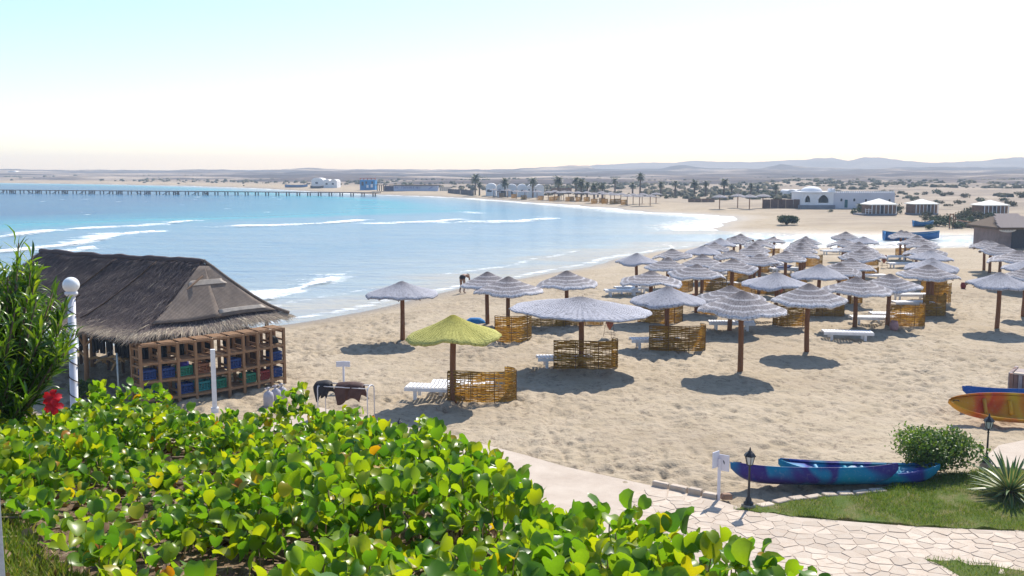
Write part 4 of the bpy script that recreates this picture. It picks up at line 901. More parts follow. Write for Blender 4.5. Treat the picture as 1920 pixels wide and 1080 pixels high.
# ---- kayaks
def kayak_material(name, stops, scale=1.1, rough=0.5):
    m = Mt(name); c = m.coord(); n = m.noise(m.mapv(c, (scale, 0.4, 0.6)), 1.0, 2, 0.5, 0.6); n2 = m.noise(c, 14, 3, 0.6)
    col = m.ramp(n, stops); col = m.mix(m.ramp(n2, [(0.55, 0.0), (0.8, 0.18)]), col, (0.5, 0.48, 0.45)); return m.done(m.bsdf(col, rough, m.bump(n2, 0.04, 0.004), 0.18))
K_BLUE = kayak_material('kayak_teal_purple', [(0.34, (0.012, 0.20, 0.36)), (0.43, (0.010, 0.26, 0.36)), (0.50, (0.03, 0.05, 0.30)), (0.56, (0.045, 0.035, 0.22)), (0.66, (0.012, 0.22, 0.38))], 1.0)
K_PURP = kayak_material('kayak_purple_teal', [(0.36, (0.012, 0.24, 0.36)), (0.44, (0.012, 0.20, 0.38)), (0.49, (0.05, 0.035, 0.20)), (0.62, (0.055, 0.03, 0.19)), (0.68, (0.012, 0.10, 0.36))], 0.75)
K_DEEP = kayak_material('kayak_blue', [(0.3, (0.008, 0.09, 0.36)), (0.55, (0.012, 0.12, 0.42)), (0.75, (0.06, 0.03, 0.26))])
K_FIRE = kayak_material('kayak_orange_yellow', [(0.32, (0.62, 0.40, 0.02)), (0.44, (0.60, 0.28, 0.015)), (0.54, (0.62, 0.12, 0.012)), (0.62, (0.60, 0.06, 0.015)), (0.74, (0.62, 0.36, 0.02))], 0.9)
K_PINK = kayak_material('kayak_red', [(0.3, (0.55, 0.03, 0.06)), (0.7, (0.62, 0.10, 0.12))])
def kayak(name, label, mat, loc, rz, L=3.7, W=0.76, H=0.36, rot=(0, 0), deck_light=(0.10, 0.30, 0.45)):
    root = thing('kayak', label, 'kayak', loc, group='sit-on kayaks'); root.rotation_euler = (rot[0], rot[1], rz)
    NX = 34; xs = [math.copysign(abs(t) ** 0.9, t) for t in np.linspace(-1, 1, NX)]
    def half(t): return max(0.015, W / 2 * (1 - abs(t) ** 2.6) ** 0.75)
    def keel(t): return 0.31 * abs(t) ** 7 + 0.02 * t * t
    def gun(t): return H * 0.80 + 0.16 * abs(t) ** 3
    mb = MB(); sec = []; 
    for t in xs:
        w = half(t); k = keel(t); g = gun(t); x = t * L / 2 * (1 if True else 1); ring = []
        for (a, b) in ((0, 0), (0.45, 0.02), (0.80, 0.16), (0.97, 0.50), (1.0, 0.84), (1.02, 0.97), (0.98, 1.0), (0.90, 1.0), (0.86, 0.95)):
            ring.append((a * w, k + (g - k) * b))
        full = [(x, -p[0], p[1]) for p in ring[::-1]] + [(x, p[0], p[1]) for p in ring[1:]]; sec.append(full)
    n = len(sec[0])
    for s_ in sec: mb.v += s_
    for i in range(NX - 1):
        for j in range(n - 1): mb.f.append((i * n + j, i * n + j + 1, (i + 1) * n + j + 1, (i + 1) * n + j))
    mb.build('hull', mat, root, True)
    # moulded deck with two sunken wells, each a seat and a foot ridge
    dk = MB(); NY = 9
    for i, t in enumerate(xs):
        w = half(t) * 0.87; g = gun(t) - (gun(t) - keel(t)) * 0.05; x = t * L / 2
        for j in range(NY):
            v = -1 + 2 * j / (NY - 1); well = 0
            for c0 in (-0.36, 0.22):
                u = (t - c0) / 0.26
                if abs(u) < 1 and abs(v) < 0.86: well = max(well, 0.17 * min(1, (1 - abs(u)) * 6, (0.86 - abs(v)) * 5) * (0.72 + 0.28 * math.cos(u * 5)))
            dk.v.append((x, v * w, g - 0.04 - well + 0.015 * (1 - v * v)))
    for i in range(NX - 1):
        for j in range(NY - 1): dk.f.append((i * NY + j, (i + 1) * NY + j, (i + 1) * NY + j + 1, i * NY + j + 1))
    dk.build('deck', mat, root, True)
    for c0 in (-0.36, 0.22):
        sb = MB(); sb.box((c0 * L / 2 - 0.27, 0, H * 0.70), (0.10, W * 0.62, 0.10), taper=0.7); o = sb.build('seat_back', kayak_seat(deck_light), root); bevel(o, 0.03, 3)
        sb = MB(); sb.box((c0 * L / 2 + 0.36, 0, H * 0.69), (0.12, W * 0.6, 0.10), taper=0.6); o = sb.build('foot_ridge', mat, root); bevel(o, 0.03, 3)
    for e in (-1, 1):
        hb = MB(); x = e * L / 2 * 0.90; g = gun(0.9); hb.tube([(x - 0.07, 0, g - .01), (x - 0.05, 0, g + 0.04), (x + 0.05, 0, g + 0.04), (x + 0.07, 0, g - .01)], 0.012, 6); hb.build('carry_handle', simple('black_rubber', (0.02, 0.02, 0.022), 0.6), root, True)
    for s in (-1, 1):
        rb = MB(); rb.tube([(t * L / 2, s * half(t) * 0.97, gun(t) + 0.004) for t in np.linspace(-0.97, 0.97, 30)], 0.013, 6); rb.build('gunwale', mat, root, True)
    return root
_ks = {}
def kayak_seat(c):
    if c not in _ks: _ks[c] = simple('kayak_seat', c, 0.5, 0.15)
    return _ks[c]
def between(p, q): a, b = ground(*p), ground(*q); return (a + b) / 2, math.atan2(b.y - a.y, b.x - a.x), (b - a).length
c, rz, L = between((1462, 906), (1768, 916)); kayak('kayak', 'teal and blue kayak with open cockpits behind the other, on the lawn edge', K_BLUE, c + Vector((0.02, 0.25, 0.03)), rz + 0.0, L * 1.0, 0.80, 0.36, rot=(0.04, 0))
c, rz, L = between((1374, 919), (1692, 921)); kayak('kayak', 'purple and teal kayak tipped on its side in front, by the black lamp', K_PURP, c + Vector((0, 0.12, 0.10)), rz, L, 0.74, 0.38, rot=(-0.42, 0.0))
c, rz, L = between((1786, 795), (2080, 812)); kayak('kayak', 'orange and yellow kayak lying on its side with the cockpit showing', K_FIRE, c + Vector((0.0, 0.45, 0.30)), rz, L, 0.84, 0.42, rot=(0.80, 0.0), deck_light=(0.5, 0.25, 0.03))
c, rz, L = between((1818, 766), (2110, 764)); kayak('kayak', 'deep blue kayak lying behind the orange one', K_DEEP, c + Vector((0, 0.35, 0.10)), rz, L, 0.76, 0.40, rot=(-0.35, 0))
c, rz, L = between((1808, 772), (2100, 776)); kayak('kayak', 'red kayak mostly hidden under the orange and blue ones', K_PINK, c + Vector((0, 0.25, -0.02)), rz, L, 0.7, 0.22)

# ---- black garden lanterns
BLACK = simple('black_cast_iron', (0.018, 0.018, 0.022), 0.45, 0.3, 20, 0.3, 40, 0.5); CONC = simple('concrete_block', (0.34, 0.31, 0.27), 0.9, 0.25)
m = Mt('lantern_glass'); GLASS = m.done(m.bsdf((0.62, 0.66, 0.66), 0.35, None, 0.5, Alpha=0.75))
def lantern(px, py, top, label, block=True):
    c = ground(px, py); c.z = max(c.z, 0.0); h = at_y(px, top, c.y).z - c.z; s = h / 1.30; root = thing('garden_lantern', label, 'lamp', c, 0.5, 'black garden lanterns along the path', (s, s, s))
    if block: bb = MB(); bb.box((0, 0, 0.04), (0.24, 0.24, 0.20), taper=0.85); bevel(bb.build('base_block', CONC, root), 0.02, 2)
    p = MB(); z = 0.13; p.lathe([(0.10, z), (0.10, z + 0.04), (0.065, z + 0.07), (0.06, z + 0.11), (0.028, z + 0.17), (0.022, z + 0.45), (0.019, z + 0.70), (0.03, z + 0.72), (0.019, z + 0.74), (0.018, z + 0.78), (0.045, z + 0.80)], 14); p.build('post', BLACK, root, True)
    hd = MB(); z1 = 0.93; hd.lathe([(0.05, z1), (0.06, z1 + 0.015), (0.055, z1 + 0.02)], 6)
    for k in range(6): a = k * math.pi / 3; hd.bar((0.058 * math.cos(a), 0.058 * math.sin(a), z1 + 0.01), (0.098 * math.cos(a), 0.098 * math.sin(a), z1 + 0.19), 0.012)
    hd.build('lantern_frame', BLACK, root)
    for k in range(6):
        a0, a1 = k * math.pi / 3, (k + 1) * math.pi / 3; b, t = 0.056, 0.095; V = [(b * math.cos(a0), b * math.sin(a0), z1 + .02), (b * math.cos(a1), b * math.sin(a1), z1 + .02), (t * math.cos(a1), t * math.sin(a1), z1 + .185), (t * math.cos(a0), t * math.sin(a0), z1 + .185)]
        ins = [(x * 0.96, y * 0.96, zz) for x, y, zz in V]; gm = MB(); gm.add(V + ins, [(0, 1, 2, 3), (7, 6, 5, 4)]); gm.build('glass_pane', GLASS, root)
    rf = MB(); rf.lathe([(0.125, z1 + 0.185), (0.12, z1 + 0.20), (0.085, z1 + 0.245), (0.045, z1 + 0.275), (0.04, z1 + 0.29), (0.02, z1 + 0.30), (0.022, z1 + 0.32), (0.004, z1 + 0.37)], 6); rf.build('roof_cap', BLACK, root)
lantern(1403, 958, 838, 'black lantern post on a concrete block beside the kayaks'); lantern(1849, 878, 775, 'black lantern post behind the round bush'); lantern(750, 866, 783, 'black lantern whose cap just rises above the vine leaves')

# ---- signs
SIGNW = simple('sign_white', (0.72, 0.72, 0.80), 0.5, 0.05, 4, 0.05); DARKM = simple('dark_print', (0.03, 0.03, 0.04), 0.7)
c = ground(1347, 941); c.z += 0.05; root = thing('notice_sign', 'white notice sign of two angled boards on a post beside the path', 'sign', c); H = at_y(1348, 850, c.y).z - c.z
mb = MB(); mb.box((0, 0, H * 0.42), (0.055, 0.055, H * 0.95)); mb.build('post', SIGNW, root)
for s, (dx, rz, dz) in enumerate(((-0.085, -0.75, 0.03), (0.085, 0.62, -0.04))):
    mb = MB(); mb.box((0, 0, 0), (0.225, 0.02, 0.34)); b = bevel(mb.build('board', SIGNW, root, loc=(dx, -0.04, H - 0.15 + dz), rot=(0, 0, -rz)), 0.004)
    if s == 1:
        k = MB(); k.add([(-0.02, -0.0125, 0.05), (0.0, -0.0125, 0.055), (0.022, -0.0125, 0.01), (0.012, -0.0125, -0.035), (-0.004, -0.0125, 0.0)], [(0, 1, 2, 3, 4)][:1]); k.f = [tuple(reversed(k.f[0]))]; k.build('printed_mark', DARKM, b)
c = ground(645, 729); root = thing('small_sign', 'small white T-shaped sign post behind the drying rack', 'sign', c); H = at_y(645, 676, c.y).z - c.z
mb = MB(); mb.box((0, 0, H * 0.45), (0.06, 0.06, H * 0.95)); mb.build('post', SIGNW, root)
for dx, rz in ((-0.11, 0.3), (0.11, -0.3)): mb = MB(); mb.box((0, 0, 0), (0.22, 0.03, 0.17)); mb.build('board', SIGNW, root, loc=(dx, -0.05, H - 0.10), rot=(0, 0, rz))
# ---- drying rack with wet clothes
STEEL = simple('white_steel_tube', (0.62, 0.60, 0.62), 0.4, 0.1, 10, 0.1, 30, 0.5)
a, b = ground(604, 786), ground(696, 792); root = thing('drying_rack', 'white tube drying rack with two arched ends standing on the sand', 'rack', a); d = b - a; rz = math.atan2(d.y, d.x); root.rotation_euler.z = rz; L = d.length; H = at_y(696, 722, b.y).z - b.z
for x in (0, L):
    mb = MB(); pts = [(x, -0.24, 0), (x, -0.24, H - 0.15)] + [(x, -0.24 * math.cos(t), H - 0.15 + 0.15 * math.sin(t)) for t in np.linspace(0.2, math.pi - 0.2, 9)] + [(x, 0.24, H - 0.15), (x, 0.24, 0)]
    mb.tube(pts, 0.017, 8); mb.build('arch', STEEL, root, True, rot=(0, 0, 0))
    for ch in root.children: pass
for y, z in ((-0.2, H - 0.06), (0.0, H), (0.2, H - 0.06)): mb = MB(); mb.tube([(0, y, z), (L, y, z)], 0.013, 8); mb.build('rail', STEEL, root, True)
def draped(name, label, x0, x1, yfront, drop, mat, legs=False):
    V, F = [], []; nx, ny = 15, 16
    for i in range(nx):
        u = i / (nx - 1); x = x0 + (x1 - x0) * u
        for j in range(ny):
            v = j / (ny - 1) * 2 - 1; y = 0.05 * v + 0.03 * math.sin(u * 9) * abs(v); z = H + 0.03 - abs(v) ** 1.4 * (drop + 0.10 * math.sin(u * 5 + 1)) + 0.035 * math.sin(u * 3.1)
            if v < 0: y -= 0.17 * min(1, abs(v) * 3)
            else: y += 0.17 * min(1, abs(v) * 3)
            V.append((x + 0.05 * math.sin(v * 4 + u * 3), y, z))
    for i in range(nx - 1):
        for j in range(ny - 1):
            if legs and j in (0, 1, 2, 3, 4) and i in (6, 7): continue
            a_ = i * ny + j; F.append((a_, a_ + ny, a_ + ny + 1, a_ + 1))
    o = obj(name, newmesh(name, V, F, mat, True), None, loc=a, rot=(0, 0, rz)); s = o.modifiers.new('thick', 'SOLIDIFY'); s.thickness = 0.014; s.offset = 1; tag(o, label, 'clothing')
draped('wet_suit', 'brown wetsuit hung over the drying rack', L * 0.36, L * 0.86, 0, 0.50, simple('brown_neoprene', (0.085, 0.04, 0.032), 0.7, 0.25, 6, 0.4, 40), True)
draped('wet_shirt', 'black garment hung at the end of the drying rack', -0.1, L * 0.20, 0, 0.45, simple('black_neoprene', (0.018, 0.016, 0.02), 0.7, 0.25, 6, 0.4, 40))

# ---- bush, sword plant, stone planter
BUSHLEAF = leafmat('bush_leaf', [(0.0, (0.05, 0.11, 0.02)), (0.45, (0.12, 0.22, 0.03)), (0.8, (0.24, 0.33, 0.04)), (1.0, (0.36, 0.40, 0.06))], 0.45, 0.4, 0.4)
def bush(px, py, w, h, label, n=5200, name='round_bush', leaf=0.075, mat=None, lob=7, nobj=0):
    c = ground(px, py); c.z = max(c.z, 0.02); root = thing(name, label, 'bush', c); rnd = random.Random(px); st = MB(); lobes = []
    for k in range(lob): a = rnd.uniform(0, 6.28); r = w * 0.30 * math.sqrt(rnd.random()); lobes.append((r * math.cos(a) * 1.25, r * math.sin(a), h * rnd.uniform(0.38, 0.62), w * rnd.uniform(.20, .30), h * rnd.uniform(.30, .42)))
    P, MM, TT = [], [], []
    for k in range(n):
        l = rnd.choice(lobes); th = rnd.uniform(0, 6.28); cz = rnd.uniform(-1, 1); q = math.sqrt(1 - cz * cz); rr = rnd.random() ** 0.30 * (1 + 0.12 * rnd.gauss(0, 1)); p = (l[0] + l[3] * rr * q * math.cos(th), l[1] + l[3] * rr * q * math.sin(th), l[2] + l[4] * rr * cz)
        if p[2] < 0.03: continue
        P.append(p); TT.append(min(1, max(0, rnd.gauss(0.45, 0.2)))); MM.append(rotmats(np.array([th + rnd.gauss(0, .8)]), np.array([rnd.gauss(0.5, .5)]), np.array([rnd.gauss(0, .5)]))[0] * leaf * rnd.uniform(.6, 1.2))
    for l in lobes:
        for k in range(4): a = rnd.uniform(0, 6.28); st.tube([(0.1 * math.cos(a), 0.1 * math.sin(a), 0), (l[0] * .6, l[1] * .6, l[2] * .6), (l[0] + l[3] * .6 * math.cos(a), l[1] + l[3] * .6 * math.sin(a), l[2] + l[4] * .4)], [0.02, 0.014, 0.005], 5)
    st.build('branches', BARK, root, True); plant_leaves(root, np.array(P), np.array(MM), np.array(TT), BLOB_T, mat or BUSHLEAF, nobj); return root
bush(1744, 886, 2.0, 1.14, 'round leafy bush on the lawn beside the kayaks', 7500, leaf=0.085, lob=11)
SWORD = Mt('sword_leaf'); cx = SWORD.n('SeparateXYZ', {0: SWORD.coord()}).outputs[0]; ed = SWORD.math('ABSOLUTE', cx); nn = SWORD.noise(SWORD.mapv(SWORD.coord(), (60, 3, 3)), 1.0, 2)
scol = SWORD.mix(SWORD.ramp(ed, [(0.020, 0.0), (0.032, 1.0)]), SWORD.mix(nn, (0.05, 0.12, 0.035), (0.10, 0.19, 0.05)), (0.48, 0.43, 0.14)); sd_ = SWORD.bsdf(scol, 0.4, None, 0.5); st_ = SWORD.n('BsdfTranslucent', {'Color': scol}).outputs[0]
SWORDM = SWORD.done(SWORD.n('MixShader', {0: 0.25, 1: sd_, 2: st_}).outputs[0])
def sword_plant():
    c = ground(1893, 938); c.z = 0.08; root = thing('variegated_agave', 'spiky plant with yellow edged sword leaves on the lawn', 'plant', c); rnd = random.Random(4); ms = []
    for v in range(4):
        V, F = [], []; N = 9; dr = (0.05, 0.18, 0.32, 0.10)[v]
        for i in range(N):
            u = i / (N - 1); w = 0.040 * (0.75 + 1.2 * u * (1 - u)) * (1 - u ** 4) + 0.001; y = u; z = -dr * u * u; V += [(-w, y, z + w * .5), (0, y, z), (w, y, z + w * .5)]
        for i in range(N - 1): F += [(i * 3, i * 3 + 1, i * 3 + 4, i * 3 + 3), (i * 3 + 1, i * 3 + 2, i * 3 + 5, i * 3 + 4)]
        ms.append(newmesh('sword_leaf', V, F, SWORDM, True))
    for k in range(78):
        el = 1.45 - 1.55 * (k / 78) ** 0.8; az = k * 2.39996; L = rnd.uniform(0.75, 1.02) * (0.88 if el < 0.2 else 1)
        o = obj('sword_leaf', ms[rnd.randrange(4)], root, loc=(0.03 * math.cos(az), 0.03 * math.sin(az), 0.10 + 0.12 * k / 78 * 0), rot=(el, 0, az - math.pi / 2), scale=(0.9, L, L))
    mb = MB(); mb.lathe([(0.10, 0), (0.13, 0.1), (0.07, 0.2)], 10); mb.build('stem_base', BARK, root, True)
sword_plant()
a = ground(1891, 737); root = thing('stone_planter', 'low planter walled with upright reddish and grey stone slabs', 'planter', a, -0.62); hh = at_y(1891, 700, a.y).z - a.z; slabm = [simple('slab', c_, 0.9, 0.3, 5, 0.5, 20) for c_ in ((0.30, 0.17, 0.12), (0.36, 0.30, 0.29), (0.24, 0.14, 0.11), (0.42, 0.35, 0.33))]
mb = MB(); mb.box((1.25, 0.65, hh / 2 - 0.05), (2.40, 1.20, hh)); mb.build('core', slabm[1], root)
x = 0.0; k = 0
while x < 2.5:
    w = random.uniform(0.10, 0.19); mb = MB(); mb.box((x + w / 2, 0.0, hh / 2), (w * 0.92, 0.10, hh * random.uniform(.96, 1.03))); bevel(mb.build('slab', slabm[k % 4], root), 0.01); x += w; k += random.randint(1, 3)
y = 0.08
while y < 1.3:
    w = random.uniform(0.10, 0.19); mb = MB(); mb.box((0.0, y + w / 2, hh / 2), (0.10, w * 0.92, hh * random.uniform(.96, 1.03))); bevel(mb.build('slab', slabm[k % 4], root), 0.01); y += w; k += random.randint(1, 3)
x = 0.1
while x < 2.4:
    w = random.uniform(0.25, 0.4); mb = MB(); mb.box((x + w / 2, 0.02, hh + 0.02), (w * 0.95, 0.26, 0.05)); bevel(mb.build('cap_stone', STONE, root), 0.012); x += w
bush(1925, 700, 1.0, 0.4, 'low green plant growing in the stone planter', 500, 'planter_plant', 0.09, lob=4).location = root.matrix_basis @ Vector((0.9, 0.6, hh - 0.06))
# ================================================================ THATCHED BEACH HUT
THATCH = None
m = Mt('thatch_roof'); c_ = m.coord(); t_ = m.attr('tone'); n_ = m.noise(c_, 2.2, 4, 0.65); f_ = m.noise(m.mapv(c_, (26, 26, 5)), 1.0, 4, 0.7)
tc_ = m.ramp(t_, [(0.0, (0.055, 0.042, 0.042)), (0.35, (0.115, 0.088, 0.085)), (0.65, (0.22, 0.175, 0.155)), (0.85, (0.40, 0.32, 0.235)), (1.0, (0.60, 0.50, 0.36))]); tc_ = m.mix(m.math('MULTIPLY', m.ramp(n_, [(0.4, 0.0), (0.7, 0.6)]), m.ramp(t_, [(0.4, 0.6), (0.7, 0.0)])), tc_, (0.07, 0.056, 0.064))
THATCH = m.done(m.bsdf(tc_, 0.9, m.bump(f_, 0.6, 0.03), 0.2))
m = Mt('woven_mat'); c_ = m.coord(); w1 = m.n('TexWave', {'Vector': c_, 'Scale': 9.0, 'Distortion': 1.0}, bands_direction='Z'); w2 = m.n('TexWave', {'Vector': c_, 'Scale': 7.0, 'Distortion': 1.0}, bands_direction='X'); n_ = m.noise(c_, 3, 4, .6)
hh_ = m.math('MULTIPLY', w1.outputs['Fac'], w2.outputs['Fac']); MATM = m.done(m.bsdf(m.mix(hh_, m.ramp(n_, [(0.3, (0.13, 0.10, 0.085)), (0.7, (0.24, 0.19, 0.155))]), (0.36, 0.31, 0.27)), 0.9, m.bump(hh_, 0.8, 0.03), 0.2))
HW = wood('hut_timber', (0.36, 0.21, 0.115), 0.3); HWD = wood('hut_dark_timber', (0.12, 0.075, 0.05), 0.3)
E0 = on_plane(246, 636, 1.94); E1 = on_plane(543, 591, 1.94); VX = (E1 - E0).normalized(); UX = Vector((-VX.y, VX.x, 0)); LU, LV = 11.4, (E1 - E0).length
HUT = thing('thatched_hut', 'open beach hut under a big dark thatched roof with pale straw eaves', 'hut', (E0.x, E0.y, 0)); HUT.rotation_euler.z = math.atan2(VX.y, VX.x)     # local x runs along the hip wall, local y along the ridge
def H3(v, u, z): return (v, u, z)
def roof_pt(side, s, t):
    """side 0 front slope, 1 hip nearest, 2 back slope, 3 far hip; s along eave 0..1, t 0 ridge .. 1 eave"""
    zs = np.interp(t, [0, 0.12, 0.35, 0.62, 0.80, 0.92, 1.0], [3.86, 3.66, 3.14, 2.54, 2.20, 2.05, 1.96])
    r0, r1 = Vector((LV * 0.55, 1.05, 0)), Vector((LV * 0.47, LU - 1.0, 0)); c = [Vector((0, 0, 0)), Vector((LV, 0, 0)), Vector((LV, LU, 0)), Vector((0, LU, 0))]
    if side == 0: a, b, e0, e1 = r0, r1, c[0], c[3]
    elif side == 1: a, b, e0, e1 = r0, r0, c[1], c[0]
    elif side == 2: a, b, e0, e1 = r1, r0, c[2], c[1]
    else: a, b, e0, e1 = r1, r1, c[3], c[2]
    tt = t ** 1.12; p = a.lerp(b, s).lerp(e0.lerp(e1, s), tt)
    sag = 0.05 * math.sin(p.y * 0.55 + 1) * (1 - t) + 0.05 * math.sin(p.y * 1.3 + p.x * 1.7) * t + 0.03 * math.sin(p.y * 3.7 + p.x * 2.1) ; far = -0.10 * p.y / LU * (1 - t)
    # the mats on the hip stand a little proud of the thatch
    return Vector((p.x, p.y, float(zs) + sag * 0.6 + far))
rf = MB()
for side in range(4):
    ns, nt_ = (34 if side % 2 == 0 else 20), 16; b = len(rf.v)
    for i in range(ns + 1):
        for j in range(nt_ + 1):
            p = roof_pt(side, i / ns, j / nt_); rf.v.append(tuple(p))
    for i in range(ns):
        for j in range(nt_): a = b + i * (nt_ + 1) + j; rf.f.append((a, a + 1, a + nt_ + 2, a + nt_ + 1))
ro = rf.mesh('roof', THATCH, True); vattr(ro, 'tone', [0.12] * len(ro.vertices)); ROOF = obj('roof', ro, HUT); s_ = ROOF.modifiers.new('thick', 'SOLIDIFY'); s_.thickness = 0.12; s_.offset = 1
def thatch_strands():
    P, MM, TT = [], [], []; rnd = random.Random(3)
    def add(side, s, t, L, w, tone, lift):
        p = roof_pt(side, s, t); q = roof_pt(side, s, min(1, t + 0.06)); d = (q - p).normalized() if (q - p).length > 1e-4 else Vector((0, 0, -1)); e = roof_pt(side, min(1, s + 0.02), t) - p
        if e.length < 1e-4: e = Vector((d.y, -d.x, 0))
        n = d.cross(e).normalized(); n = n if n.z > 0 else -n; d = (d + n * lift + e.normalized() * rnd.gauss(0, .35)).normalized(); x = d.cross(n).normalized(); n = x.cross(d)
        P.append(tuple(p + n * 0.03)); MM.append([[x[k] * w, d[k] * L, n[k] * L] for k in range(3)]); TT.append(tone)
    for side, cnt in ((0, 15000), (1, 2600), (2, 1500), (3, 400)):
        for k in range(cnt):
            t = rnd.random() ** 0.75; s = rnd.random()
            if side == 1 and 0.12 < t < 0.85 and rnd.random() < 0.75 and 0.04 < s < 0.96: continue
            row = 0.5 + 0.5 * math.sin(t * 38 + 3 * math.sin(s * 9)); tone = 0.12 + 0.26 * row * rnd.random() + 0.45 * rnd.random() ** 3 + 0.10 * t
            if t > 0.84: tone += 0.42 * (t - 0.84) / 0.16 + 0.2 * rnd.random()
            if rnd.random() < 0.06: tone += 0.3
            add(side, s, t, rnd.uniform(0.22, 0.42), rnd.uniform(0.010, 0.022), min(1, tone), rnd.uniform(0.0, 0.18))
    for side, cnt in ((0, 3600), (1, 2600), (2, 500), (3, 300)):        # bleached fringe hanging over the eaves
        for k in range(cnt): add(side, rnd.random(), rnd.uniform(0.90, 1.0), rnd.uniform(0.22, 0.5), rnd.uniform(0.010, 0.02), min(1, rnd.uniform(0.62, 1.0)), rnd.uniform(-0.22, 0.12))
    for k in range(900):                                                  # ridge
        add(rnd.choice((0, 0, 2)), rnd.random(), rnd.uniform(0, 0.05), rnd.uniform(.2, .4), 0.016, rnd.uniform(0.2, 0.7), rnd.uniform(0.0, 0.5))
    TV = [(-.5, 0, 0), (.5, 0, 0), (-.45, .55, .02), (.45, .55, .02), (-.1, 1.0, -.05), (.1, 1.0, -.05)]; TF = [(0, 1, 3, 2), (2, 3, 5, 4)]
    me = scatter_mesh('thatch_strands', TV, TF, np.array(P), np.array(MM), THATCH, np.array(TT), False); tag(obj('thatch_strands', me, ROOF), kind='stuff')
thatch_strands()
# woven mats laid on the hip face and battens on the main slope
def roof_patch(side, s0, s1, t0, t1, lift, mat, name, warp=0.0, n=10):
    mb = MB()
    for i in range(n + 1):
        for j in range(n + 1):
            s = s0 + (s1 - s0) * i / n + warp * math.sin(j * .5); t = t0 + (t1 - t0) * j / n; mb.v.append(tuple(roof_pt(side, min(1, max(0, s)), t) + Vector((0.0, -lift if side == 1 else 0, lift)) if side == 1 else roof_pt(side, s, t) + Vector((-lift, 0, lift))))
    for i in range(n):
        for j in range(n): a = i * (n + 1) + j; mb.f.append((a, a + 1, a + n + 2, a + n + 1))
    o = mb.build(name, mat, ROOF, True); s_ = o.modifiers.new('thick', 'SOLIDIFY'); s_.thickness = 0.02; return o
MATL = simple('pale_mat', (0.40, 0.35, 0.30), 0.9, 0.2, 8, 0.6, 30)
roof_patch(1, 0.02, 0.50, 0.10, 0.86, 0.06, MATM, 'woven_mat'); roof_patch(1, 0.46, 0.98, 0.10, 0.84, 0.075, MATM, 'woven_mat', 0.01); roof_patch(1, 0.15, 0.9, 0.30, 0.37, 0.082, MATL, 'pale_mat_strip', 0.02); roof_patch(1, 0.06, 0.46, 0.74, 0.80, 0.085, MATL, 'pale_mat_strip')
for s in (0.22, 0.46):
    mb = MB(); mb.tube([tuple(roof_pt(0, s + 0.10 * t, t) + Vector((-.05, 0, .07))) for t in np.linspace(0.05, 0.86, 14)], 0.022, 6); mb.build('batten', HWD, ROOF, True)
mb = MB(); mb.tube([tuple(roof_pt(1, 0.0, t) + Vector((.03, -.03, .08))) for t in np.linspace(0.0, 0.98, 16)], 0.06, 6); o = mb.build('hip_roll', MATM, ROOF, True)
mb = MB(); mb.tube([tuple(roof_pt(0, s, 0.0) + Vector((0, 0, .03 + .02 * math.sin(s * 23) * math.sin(s * 51)))) for s in np.linspace(0.0, 1, 40)], 0.10, 7); o = mb.build('ridge_roll', THATCH, ROOF, True); vattr(o.data, 'tone', [0.2] * len(o.data.vertices))
# frame
def local_ground(v, u): w = HUT.matrix_basis @ Vector((v, u, 0)); return gz(w.x, w.y)
for (v, u, r_) in [(0.45, 0.45, .075), (LV - .5, .6, .07), (0.45, 3.4, .075), (0.45, 6.4, .07), (0.45, 9.5, .07), (LV - .5, 4.5, .07), (LV - .5, 8.0, .07), (LV / 2, 3.5, .07), (LV / 2, 7.5, .07)]:
    z0 = local_ground(v, u) - 0.15; mb = MB(); mb.tube([(v, u, z0), (v + .02, u, 1.0), (v, u, 2.0 if v < 2 or v > 4 else 3.5)], [r_ * 1.08, r_, r_ * .95], 9); mb.build('post', HW, HUT, True)
for a, b in [((0.45, 0.3, 1.80), (0.45, LU - .4, 1.80)), ((LV - .5, .3, 1.85), (LV - .5, LU - .4, 1.85)), ((.3, .5, 1.86), (LV - .3, .5, 1.90)), ((.3, 3.4, 1.9), (LV - .3, 3.4, 1.9)), ((.3, 6.4, 1.9), (LV - .3, 6.4, 1.9))]: mb = MB(); mb.tube([a, b], 0.05, 7); mb.build('beam', HWD, HUT, True)
for u in (3.4, 6.4):
    for s in (-1, 1): mb = MB(); mb.tube([(0.45, u, 1.25), (0.45, u + s * .65, 1.8)], 0.035, 6); mb.build('brace', HW, HUT, True)
for k in range(9): mb = MB(); u = 0.6 + k * 1.25; mb.tube([(0.05, u, 1.70), (LV / 2, u, 3.5)], 0.03, 6); mb.build('rafter', HWD, HUT, True)
# back wall of boards and dark counter inside
for k in range(26):
    u = 0.9 + k * 0.40; mb = MB(); mb.box((LV - 0.75, u, 0.75), (0.03, 0.37, 1.5)); 
    if k < 22 and k not in (5, 6, 13): mb.build('back_board', HWD, HUT)
for k in range(7): mb = MB(); mb.box((2.6, 1.2 + k * 1.05, 0.98), (0.7, 1.0, 0.05)); mb.build('counter_plank', HWD, HUT)
for k in range(9): mb = MB(); mb.box((2.35, 0.9 + k * 0.9, 0.45), (0.08, 0.08, 1.0)); mb.build('counter_leg', HWD, HUT)
mb = MB(); mb.tube([(0.75, 0.9, 1.55), (0.75, 6.2, 1.55)], 0.022, 6); mb.build('hanging_rail', HWD, HUT)
